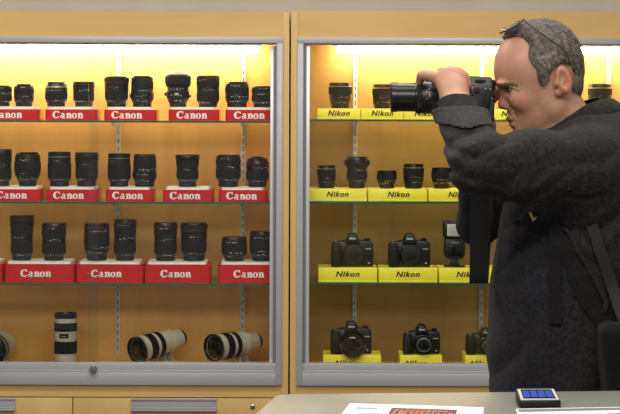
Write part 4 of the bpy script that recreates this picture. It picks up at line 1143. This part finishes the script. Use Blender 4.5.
# standing collar path (near and far side meet behind the neck)
for sg in (-1, 1):
    cp = [HP(536, 142, sg*.018), HP(549, 133.5, sg*.055), HP(566, 121, sg*.078), HP(584, 110.5, sg*.078), HP(600, 106, sg*.045), HP(604, 105.5, 0)]
    for a, b in zip(cp, cp[1:]):
        J.cone(a, b, .0095, .0095, .01); a2 = np.array(a)-np.array((0, 0, .03)); b2 = np.array(b)-np.array((0, 0, .03)); J.cone(a2, b2, .015, .018, .02)
        a3 = np.array(a)+np.array((.004, sg*.010, -.06)); b3 = np.array(b)+np.array((.004, sg*.010, -.06)); J.cone(a3, b3, .03, .035, .03)
# openings: neck, wrist
J.cone(HP(548, 96), HP(571, 132), .058, .060, .006, 's')
J.cone(e_+(w_-e_)*.55, e_+(w_-e_)*1.2, .0385, .038, .004, 's')
elr, wrr = np.array(ELR), np.array(WRR)
J.cone(elr+(wrr-elr)*.30, wrr, .034, .034, .006, 's')
# folds
sl, X, Yg, Zg = J.win(J.lo, J.lo+J.h*(J.n-1))
fold = snoise(X, Yg, Zg*.6, 38, 11)*.0022+snoise(X, Yg, Zg*1.4, 110, 12)*.0008
def ridge(t, sharp=.75): return 1-np.abs(np.sin(t))**sharp*2+.3*np.sin(2.7*t)
arm = np.exp(-(((X-.35)/.13)**2+((Yg-DY+1.62)/.13)**2+((Zg-1.48)/.10)**2))
fold = fold+arm*.0048*ridge((Zg-1.48)*62-(X-.27)*38+1.2*np.sin(14*(Zg-X))+.8*np.sin(22*Yg))
el = np.exp(-(((X-.27)/.07)**2+((Zg-1.49)/.06)**2))*(Yg < YM)
fold = fold+el*.0045*ridge((Zg-1.50)*75+(X-.27)*55+1.5*np.sin(30*X))
pit = np.exp(-(((X-.52)/.14)**2+((Zg-1.40)/.12)**2))*(Yg < YM)
fold = fold+pit*.0055*ridge((Zg-1.30)*48+(X-.5)*(-34)+1.6*np.sin(X*25))
low = 1/(1+np.exp((Zg-1.22)/.03))
fold = fold+low*.0036*ridge(X*34+1.6*np.sin(Zg*9)+.5*np.sin(Zg*31))
J.F[sl] += fold
V, Q = J.mesh(); V = relax(V, Q, 1, .4)
cc = V[Q].mean(1); mi = np.zeros(len(Q), int)
elr_ = np.array(ELR); dd = cc-elr_
mi[(cc[:, 1] > YM+.06) & (cc[:, 0] < .46)] = 1
mi[(cc[:, 2] < 1.405) & (cc[:, 0] < .495) & (cc[:, 1] < YM+.10) & (cc[:, 1] > YM-.235) & (mi == 0)] = 2
jk = mesh_obj('jacket', V, Q, [M_jacket, M_denim, M_front], person, ORG, mi)
jk['label'] = 'dark charcoal quilted denim jacket with turned-back cuff'
# inner sleeve band showing at the left wrist
C2 = Grid((w_[0]-.09, w_[1]-.20, 1.50), (w_[0]+.10, w_[1]+.12, 1.70), .0025)
a_ = e_+(w_-e_)*.45; b_ = e_+(w_-e_)*1.05
C2.cone(a_, b_, .0395, .0350, .003)
sl, X, Yg, Zg = C2.win(C2.lo, C2.lo+C2.h*(C2.n-1))
C2.F[sl] += snoise(X, Yg, Zg, 120, 4)*.0014
cut(C2, pp(453, 97.5, w_[1]-.03), (.04, .38, .92), C2.lo, C2.lo+C2.h*(C2.n-1))
C2.cone(e_+(w_-e_)*.84, w_+(w_-e_)*.5, .0285, .0285, .003, 's')
V, Q = C2.mesh(); mesh_obj('shirt_cuff', V, Q, [M_shirt], person, ORG)
C4 = Grid((w_[0]-.10, w_[1]-.22, 1.48), (w_[0]+.11, w_[1]+.12, 1.70), .0028)
C4.cone(e_+(w_-e_)*.2, e_+(w_-e_)*1.0, .0525, .0515, .003)
sl, X, Yg, Zg = C4.win(C4.lo, C4.lo+C4.h*(C4.n-1))
C4.F[sl] += snoise(X, Yg, Zg, 70, 14)*.0022
al = (C4.lo, C4.lo+C4.h*(C4.n-1))
cut(C4, pp(453, 108.5, w_[1]-.06), (.02, .12, 1), *al)
cb = np.array(pp(453, 125, w_[1]-.06))
C4.F[sl] = np.maximum(C4.F[sl], cb[2]-.0035*np.sin((X-w_[0])*75+1)-Zg+0*Yg)
C4.cone(e_+(w_-e_)*.1, e_+(w_-e_)*1.1, .0455, .0440, .002, 's')
V, Q = C4.mesh(); mesh_obj('turned_back_cuff', V, Q, [M_cuff], person, ORG)
# pale stitching on the cuff
# shirt collar inside the jacket
C3 = Grid((.42, (DY-1.45), 1.46), (.60, (DY-1.21), 1.64), .003)
for sg in (-1, 1):
    cp = [HP(537, 142, sg*.012), HP(550, 135, sg*.045), HP(567, 123, sg*.064), HP(583, 114, sg*.050), HP(590, 111, 0)]
    for a, b in zip(cp, cp[1:]): C3.cone(a, b, .007, .007, .006); C3.cone(np.array(a)-(0, 0, .02), np.array(b)-(0, 0, .02), .009, .009, .01)
V, Q = C3.mesh(); mesh_obj('shirt_collar', V, Q, [M_shirt], person, ORG)
# broad folded collar standing round the neck
def collar():
    top = [(533, 137.5, .022), (545, 128.5, .056), (562, 116, .080), (581, 103.5, .086), (597, 98, .072), (608, 97.5, .045), (612, 98, 0)]
    bot = [(541, 151, .040), (556, 145, .076), (574, 137, .104), (592, 127, .112), (606, 118.5, .094), (616, 115, .058), (620, 114.5, 0)]
    L = [(x, y, -d) for x, y, d in top]+[(x, y, d) for x, y, d in top[-2::-1]]; K = [(x, y, -d) for x, y, d in bot]+[(x, y, d) for x, y, d in bot[-2::-1]]
    A = curve_pts([Vector(HP(*a)) for a in L], 5); Bv = curve_pts([Vector(HP(*a)) for a in K], 5)
    bm = bmesh.new(); n = len(A); rows = 7; cen = Vector(HP(568, 130)); g = []
    for i in range(n):
        col = []
        for k in range(rows):
            t = k/(rows-1); p_ = A[i].lerp(Bv[i], t); out = Vector((p_.x-cen.x, p_.y-cen.y, 0)).normalized()
            p_ = p_+out*.010*math.sin(t*math.pi)+out*.0018*math.sin(i*.9+3*t)*t
            col.append((p_, out))
        g.append(col)
    o1 = [[bm.verts.new(p_+o_*.003-OV0) for p_, o_ in c] for c in g]; o2 = [[bm.verts.new(p_-o_*.003-OV0) for p_, o_ in c] for c in g]
    for G_ in (o1, o2):
        for i in range(n-1):
            for k in range(rows-1): bm.faces.new((G_[i][k], G_[i+1][k], G_[i+1][k+1], G_[i][k+1]))
    for i in range(n-1):
        bm.faces.new((o1[i][0], o1[i+1][0], o2[i+1][0], o2[i][0])); bm.faces.new((o1[i][-1], o1[i+1][-1], o2[i+1][-1], o2[i][-1]))
    for k in range(rows-1):
        bm.faces.new((o1[0][k], o1[0][k+1], o2[0][k+1], o2[0][k])); bm.faces.new((o1[-1][k], o1[-1][k+1], o2[-1][k+1], o2[-1][k]))
    bmesh.ops.recalc_face_normals(bm, faces=bm.faces)
    c = finish('jacket_collar', bm, M_jacket, person, True, 60)
    return c
OV0 = Vector(ORG); collar()
# trousers and shoes, out of sight behind the counter
Tg = Grid((.28, (DY-1.60), .06), (.76, (DY-1.06), .98), .007)
Tg.ell((.53, YM, .92), (.135, .165, .12), .04)
for sg in (-1, 1):
    Tg.cone((.53, YM+sg*.09, .88), (.52, YM+sg*.11, .50), .092, .068, .04); Tg.cone((.52, YM+sg*.11, .50), (.55, YM+sg*.12, .10), .068, .056, .02)
sl, X, Yg, Zg = Tg.win(Tg.lo, Tg.lo+Tg.h*(Tg.n-1)); Tg.F[sl] += snoise(X, Yg, Zg, 50, 2)*.003
V, Q = Tg.mesh(); mesh_obj('trousers', V, Q, [M_denim], person, ORG)
for sg in (-1, 1):
    Sg = Grid((.36, YM+sg*.12-.08, -.01), (.68, YM+sg*.12+.08, .16), .005)
    Sg.cone((.58, YM+sg*.12, .045), (.43, YM+sg*.13, .032), .043, .034, .02); Sg.cone((.565, YM+sg*.12, .05), (.56, YM+sg*.12, .12), .045, .046, .02)
    sl, X, Yg, Zg = Sg.win(Sg.lo, Sg.lo+Sg.h*(Sg.n-1)); Sg.F[sl] = np.maximum(Sg.F[sl], (.002-Zg)+0*X+0*Yg)
    V, Q = Sg.mesh(); mesh_obj('shoe', V, Q, [M_cap], person, ORG)

# things laid on the jacket surface -------------------------------------
dg = bpy.context.evaluated_depsgraph_get()
jb = BVHTree.FromObject(jk, dg); OV = Vector(ORG); CAMP = Vector((0, CAMY, EYE))
def hit(px, py, lift=.0015):
    d = (P(px, py, 0)-CAMP).normalized(); loc, n, _, _ = jb.ray_cast(CAMP-OV, d)
    if loc is None: return P(px, py, DY-1.5)-OV, Vector((0, -1, 0))
    return loc+n*lift, n
def smooth_hits(pts, lift):
    out = []
    for a in pts:
        p_ = Vector(); n_ = Vector()
        for dx in (-4, 0, 4):
            for dy in (-4, 0, 4):
                h_, m_ = hit(a[0]+dx, a[1]+dy, lift); p_ += h_; n_ += m_
        h0, _ = hit(a[0], a[1], lift); out.append((h0*.5+p_/9*.5+(n_.normalized())*.002, n_.normalized()))
    return out
def strip_on(name, pts, widths, m, parent, thick=.003, lift=.003):
    dense = []
    for (a, b, wa, wb) in zip(pts, pts[1:], widths, widths[1:]):
        for k in range(7): t = k/7; dense.append((a[0]+(b[0]-a[0])*t, a[1]+(b[1]-a[1])*t, wa+(wb-wa)*t))
    dense.append((*pts[-1], widths[-1]))
    hs_ = smooth_hits(dense, lift); bm = bmesh.new()
    P_ = [h[0] for h in hs_]; Wv = []
    for i in range(len(P_)):
        t = (P_[min(i+1, len(P_)-1)]-P_[max(i-1, 0)]).normalized(); w__ = t.cross(hs_[i][1]).normalized()
        Wv.append(w__*dense[i][2]*S(DY-1.5)/2)
    ribbon(bm, P_, Wv, thick, [h[1] for h in hs_])
    return finish(name, bm, m, parent, True, 60)
strip_on('jacket_placket', [(556, 222), (557, 270), (557.5, 323)], [12, 13, 12], M_flap, person, .003)
strip_on('jacket_opening', [(556, 224), (572, 262), (590, 300), (603, 322)], [6, 15, 19, 12], M_flap, person, .003, .002)
strip_on('jacket_lapel_edge', [(566, 226), (590, 268), (606, 300), (604, 312)], [3, 4, 5, 4], M_jacket, person, .005, .004)
strip_on('pocket_seam', [(504, 235), (510, 240), (524, 243), (536, 240), (544, 231)], [1.2]*5, M_denim, person, .0015, .001)
# dark pouch tucked by the chest pocket with its bright angular mark
h0, n0 = hit(530, 216, .006)
po = empty('chest_pouch', h0+OV, 'small black pouch with a gold V mark at the chest pocket', 'pouch')
def onp(px, py, l):
    return hit(px, py, 0)[0]+Vector((0, -l, 0))-h0
bm = bmesh.new(); outl = [(511, 221), (517, 218), (521, 219), (524, 211), (546, 209), (549, 216), (541, 222), (530, 224), (518, 226)]
a = [bm.verts.new(Vector((P(x, y, (h0+OV).y).x, 0, P(x, y, (h0+OV).y).z))-Vector((h0+OV))*1+Vector((0, (h0+OV).y, 0))+Vector((0, -.012, 0))) for x, y in outl]
b = [bm.verts.new(v.co+Vector((0, .016, 0))) for v in a]
bm.faces.new(a); bm.faces.new(b[::-1]); n_ = len(a)
for i in range(n_): bm.faces.new((a[i], b[i], b[(i+1) % n_], a[(i+1) % n_]))
bmesh.ops.recalc_face_normals(bm, faces=bm.faces); bmesh.ops.bevel(bm, geom=list(bm.edges), offset=.0015, segments=2, affect='EDGES')
pb = finish('pouch_body', bm, M_web, po, True)
bm = bmesh.new()
for poly in ([(528.4, 211.5), (530.6, 211), (533.4, 217.0), (532.4, 220.2)], [(532.4, 220.2), (533.4, 217.0), (540.5, 212.8), (541.2, 215)]):
    va = [bm.verts.new(Vector((P(x, y, (h0+OV).y).x-(h0+OV).x, -.0136, P(x, y, (h0+OV).y).z-(h0+OV).z))) for x, y in poly]
    vb = [bm.verts.new(v.co+Vector((0, .0012, 0))) for v in va]
    bm.faces.new(va); bm.faces.new(vb[::-1])
    for i in range(4): bm.faces.new((va[i], vb[i], vb[(i+1) % 4], va[(i+1) % 4]))
bmesh.ops.recalc_face_normals(bm, faces=bm.faces)
finish('gold_mark', bm, mat('pale_gold_print', rgb(226, 190, 110), .4), pb)
# shoulder bag
bc = P(650, 362, (DY-1.585))
bag = empty('shoulder_bag', (bc.x, bc.y, bc.z-.09), 'black shoulder bag hanging at the man\'s hip, lower right corner', 'bag')
Bg = Grid((-.12, -.07, -.05), (.12, .09, .20), .004)
def bagf(X, Y, Z):
    qx = np.abs(X+.25*(Z-.07)*.35)-.066; qy = np.abs(Y)-.030; qz = np.abs(Z-.07)-.075
    return np.sqrt(np.maximum(qx, 0)**2+np.maximum(qy, 0)**2+np.maximum(qz, 0)**2)+np.minimum(np.maximum(qx, np.maximum(qy, qz)), 0)-.022
Bg.op(bagf, (-.12, -.07, -.05), (.12, .09, .2), .004)
sl, X, Yg, Zg = Bg.win(Bg.lo, Bg.lo+Bg.h*(Bg.n-1)); Bg.F[sl] += snoise(X, Yg, Zg, 60, 21)*.003
V, Q = Bg.mesh(); mesh_obj('bag_body', V, Q, [M_shirt], bag, (0, 0, 0))
s_ = S((DY-1.655))
bm = bmesh.new()
for k in range(4): box(bm, -.033+k*.006, -.030+k*.006, -.0565, -.0535, .127+k*.003, .134+k*.003)
finish('logo_print', bm, M_mark, bag)
bm = bmesh.new(); box(bm, -.034, -.026, -.0565, -.053, .032, .040); finish('zip_pull', bm, M_goldring, bag)
bm = bmesh.new(); bo = Vector(bag.location)
bp_ = [P(612, 325, (DY-1.60)), P(606, 308, (DY-1.585)), P(598, 285, (DY-1.57))]
bp_ = [hit(592, 222, .006)[0]+OV, hit(600, 250, .007)[0]+OV, hit(610, 282, .009)[0]+OV, P(622, 312, (DY-1.56)), P(632, 330, (DY-1.585))]
ribbon(bm, [p_-bo for p_ in curve_pts(bp_, 6)], [Vector((.010, 0, .004))]*25, .003, [Vector((0, -1, 0))]*25)
finish('bag_strap', bm, M_web, bag)

# glasses pushed up on the head ------------------------------------------
gl = empty('eyeglasses', HP(515, 33), 'eyeglasses with dark thin arms pushed up on the man\'s hair', 'eyeglasses')
go = Vector(gl.location)
M_gframe = mat('dark_metal_frame', rgb(58, 60, 64), .3, metal=.6)
for sg in (-1, 1):
    bm = bmesh.new()
    pts = [HP(522, 22.5, sg*.068), HP(534, 32, sg*.078), HP(547, 41, sg*.083), HP(559, 50, sg*.085), HP(562.5, 57, sg*.086), HP(564, 64.5, sg*.086)]
    tube(bm, [Vector(p_)-go for p_ in curve_pts(pts, 5)], .0017, 8); finish('temple_arm', bm, M_gframe, gl, True)
    # rim + lens, plane tilted back over the forehead hair
    A_ = Vector(HP(510.5, 26.0, sg*.034)); ux = Vector((.85, 0, .53)).normalized(); uy = Vector((0, 1, 0)); 
    rp = []
    for k in range(33):
        a = 2*math.pi*k/32; ca, sa = math.cos(a), math.sin(a)
        cx_ = math.copysign(abs(ca)**.7, ca)*.0215; cy_ = math.copysign(abs(sa)**.7, sa)*.0265
        rp.append(A_+ux*cx_+uy*cy_+Vector((-.3, 0, .5))*(-.10*abs(cy_)))
    bm = bmesh.new(); tube(bm, [p_-go for p_ in rp], .0019, 8); rim = finish('lens_rim', bm, M_gframe, gl, True)
    bm = bmesh.new(); nz = ux.cross(uy).normalized()*.0007
    a = [bm.verts.new(p_-go+nz) for p_ in rp[:-1]]; b = [bm.verts.new(p_-go-nz) for p_ in rp[:-1]]
    bm.faces.new(a); bm.faces.new(b[::-1])
    for i in range(32): bm.faces.new((a[i], b[i], b[(i+1) % 32], a[(i+1) % 32]))
    bmesh.ops.recalc_face_normals(bm, faces=bm.faces)
    finish('spectacle_lens', bm, MATS.get('spec_glass') or glass('spec_glass', (.75, .75, .75, 1), .9, .1), rim)
    bm = bmesh.new(); tube(bm, [p_-go for p_ in curve_pts([rp[0]+Vector((0, sg*.02, 0)), Vector(HP(521.5, 20.5, sg*.062)), Vector(pts[0])], 4)], .0018, 8); finish('hinge', bm, M_gframe, gl, True)
bm = bmesh.new(); tube(bm, [Vector(HP(505, 28, -.009))-go, Vector(HP(503.5, 27, 0))-go, Vector(HP(505, 28, .009))-go], .0013, 8); finish('bridge', bm, M_gframe, gl, True)
for sg in (-1, 1):
    bm = bmesh.new(); lathe(bm, [(.003, 0), (.0036, .001), (.003, .002)], 14, Matrix.Translation(Vector(HP(503.5, 29.5, sg*.009))-go)); finish('nose_pad', bm, M_white, gl, True)

# the camera he holds --------------------------------------------------------
hc_ = empty('held_camera', (.33, LY_, 1.56), 'black reflex camera with extended zoom lens held to the man\'s eye', 'camera')
ho = Vector(hc_.location); RX = Matrix.Translation((0, LY_-ho.y, EYE-ho.z)) @ Matrix.Rotation(math.radians(90), 4, 'Y')
sY = S(LY_)
def lx(px): return (px-310)*sY-ho.x
def hseg(nm, prof, m, par=hc_, **k):  # prof: (r_px, px)
    return latheo(nm, [(r*sY, lx(x)) for r, x in prof], m, par, 56, RX, **k)
ln = hseg('lens_barrel', [(14.2, 395), (14.2, 414.5), (15.0, 415.5), (15.0, 421)], M_blackg)
hseg('zoom_ring', [(15.8, 416.5), (16.2, 417), (16.2, 421), (15.8, 421.5)], M_rubber, ln, ridges=60, rd=.0008)
hseg('rear_barrel', [(15.6, 421), (16.4, 423), (16.4, 452), (15.0, 462)], M_black, ln)
hseg('focus_ring', [(16.6, 431), (16.8, 431.5), (16.8, 448), (16.6, 448.5)], M_rubber, ln, ridges=64, rd=.0009)
bm = bmesh.new(); lathe(bm, [(r*sY, lx(x)) for r, x in ((14.4, 397.5), (14.8, 396), (14.8, 391.2), (14.0, 390.6), (13.0, 391), (12.3, 395))], 56, RX); bmesh.ops.recalc_face_normals(bm, faces=bm.faces)
fr_ = finish('front_rim', bm, M_blackg, ln, True)
hseg('front_glass', [(12.2, 394.8), (8, 393.8), (3, 393.3)], M_glassel, ln)
bm = bmesh.new()
for k, (a0, a1, x) in enumerate(((60, 68, 428), (72, 78, 428), (84, 92, 428.4), (66, 76, 425.6), (96, 100, 426))):
    vv = []
    for a, xx in ((a0, x), (a1, x), (a1, x+.8), (a0, x+.8)):
        an = math.radians(a-4); vv.append(bm.verts.new(Vector((lx(xx), -16.5*sY*math.sin(an)+LY_-ho.y, 16.5*sY*math.cos(an)+EYE-ho.z))))
    bm.faces.new(vv)
finish('scale_marks', bm, M_mark, ln)
# body, in XZ profile extruded over Y
def hx(px): return (px-310)*sY-ho.x
def hz(py): return EYE-(py-97)*sY-ho.z
y0, y1 = -.068, .060
bm = bmesh.new(); prism(bm, [(hx(462.5), hz(120)), (hx(489), hz(122)), (hx(491.5), hz(118)), (hx(491.5), hz(92)), (hx(490), hz(83)), (hx(466), hz(83)), (hx(462), hz(90))], y0, y1, .005, 3)
hb = finish('body', bm, M_black, hc_, True)
bm = bmesh.new()
v = []
for yy_, k in ((-.030, 1), (-.017, 0), (.017, 0), (.030, 1)):
    pass
bm.free(); bm = bmesh.new()
secs = [(-.032, [(462, 86), (490, 86), (490, 84), (464, 84)]), (-.018, [(461, 86), (492, 86), (491, 76.5), (463, 75)]), (.018, [(461, 86), (492, 86), (491, 76.5), (463, 75)]), (.032, [(462, 86), (490, 86), (490, 84), (464, 84)])]
rows = [[bm.verts.new((hx(x), y, hz(z))) for x, z in pr] for y, pr in secs]
for a, b in zip(rows, rows[1:]):
    for i in range(4): bm.faces.new((a[i], a[(i+1) % 4], b[(i+1) % 4], b[i]))
bm.faces.new(rows[0][::-1]); bm.faces.new(rows[-1]); bmesh.ops.recalc_face_normals(bm, faces=bm.faces)
bmesh.ops.bevel(bm, geom=list(bm.edges), offset=.002, segments=2, affect='EDGES')
finish('prism_housing', bm, M_black, hc_, True)
bm = bmesh.new(); box(bm, hx(489.5), hx(494.6), -.020, .020, hz(90), hz(79), .004, 3); finish('eyecup', bm, M_rubber, hc_, True)
boxo('rear_screen', hx(490.6), hx(492.4), -.040, .034, hz(114), hz(95), M_glassel, hc_, .0006)
bm = bmesh.new(); prism(bm, [(hx(455), hz(126)), (hx(468), hz(128)), (hx(468), hz(88)), (hx(456), hz(90))], .040, .062, .006, 3); finish('grip', bm, M_rubber, hc_, True)
bm = bmesh.new(); box(bm, hx(467), hx(480), y0-.0015, y0+.002, hz(121), hz(96), .0012); pt = finish('port_cover', bm, M_rubber, hc_, True)
bm = bmesh.new()
Mz = Matrix.Translation((0, y0, 0)) @ Matrix.Rotation(math.radians(90), 4, 'X')
lathe(bm, [(.0055, 0), (.0055, .0035), (.0045, .0045)], 20, Matrix.Translation((hx(474), y0, hz(90))) @ Matrix.Rotation(math.radians(90), 4, 'X')); finish('focus_switch', bm, M_rubber, hc_, True)
bm = bmesh.new(); lathe(bm, [(.0009, 0), (.0008, .001)], 12, Matrix.Translation((hx(474), y0-.0045, hz(90))) @ Matrix.Rotation(math.radians(90), 4, 'X')); finish('red_index_dot', bm, M_redpipe, hc_, True)
bm = bmesh.new()
for x, z in ((469, 87), (482, 87.5), (486.5, 88)): box(bm, hx(x), hx(x+1.2), y0-.0012, y0+.001, hz(z+1), hz(z), .0003)
finish('white_print', bm, M_mark, hc_)
latheo('mode_dial', [(.011, 0), (.011, .008), (.010, .009)], M_rubber, hc_, M=Matrix.Translation((hx(478), -.050, hz(83.6))), ridges=22, rd=.0008)
latheo('shutter_button', [(.006, 0), (.006, .005)], M_silver, hc_, 18, Matrix.Translation((hx(466), .050, hz(83.5))))
# strap loop with red piping
lugN = Vector((hx(489), y0-.002, hz(100))); lugF = Vector((hx(489), y1+.002, hz(100)))
for lg, nm in ((lugN, -1), (lugF, 1)):
    bm = bmesh.new(); tube(bm, [lg+Vector((0, -.001*nm, .005)), lg+Vector((0, .004*nm, .002)), lg+Vector((0, .003*nm, -.006))], .0014, 8); finish('strap_lug', bm, M_silver, hc_, True)
def loc3(px, py, Y): return P(px, py, Y)-ho
sp = [lugN+Vector((0, -.003, -.004)), loc3(490.5, 116, (DY-1.385)), loc3(490, 136, (DY-1.39)), loc3(484, 165, (DY-1.40)), loc3(481, 200, (DY-1.405)), loc3(480, 240, (DY-1.405)), loc3(479.5, 275, (DY-1.400)), loc3(479.5, 282.5, (DY-1.385)), loc3(480, 276, (DY-1.37)), loc3(482, 240, (DY-1.36)), loc3(485, 200, (DY-1.33)), loc3(488, 160, (DY-1.28)), Vector((hx(489.5), .066, hz(130))), lugF+Vector((0, .003, -.004))]
cpts = curve_pts(sp, 6); NN = len(cpts); Wd = []; Nn = []
for i, p_ in enumerate(cpts):
    t = i/(NN-1)*(len(sp)-1)
    wdt = .0035 if (t < 2 or t > len(sp)-3) else min(.0185, .0035+.015*min(t-2, len(sp)-3-t)/1.2)
    Wd.append(Vector((wdt, 0, 0))); tt = (cpts[min(i+1, NN-1)]-cpts[max(i-1, 0)]).normalized(); Nn.append(tt.cross(Vector((1, 0, 0))).normalized())
bm = bmesh.new(); ribbon(bm, cpts, Wd, .0022, Nn); strap = finish('neck_strap', bm, M_web, hc_, True, 40)
for sg in (-1, 1):
    bm = bmesh.new(); i0, i1 = 16, NN-16
    tube(bm, [cpts[i]+Wd[i]*sg*.93 for i in range(i0, i1)], .0012, 6); finish('red_piping', bm, M_redpipe, strap, True)
bm = bmesh.new(); box(bm, loc3(487, 0, (DY-1.39)).x, loc3(494.5, 0, (DY-1.39)).x, -.084, -.079, loc3(0, 121, (DY-1.39)).z, loc3(0, 116, (DY-1.39)).z, .001)
box(bm, loc3(487, 0, (DY-1.39)).x, loc3(494, 0, (DY-1.39)).x, -.087, -.082, loc3(0, 133, (DY-1.39)).z, loc3(0, 129, (DY-1.39)).z, .001)
finish('strap_buckle', bm, M_blackg, strap, True)
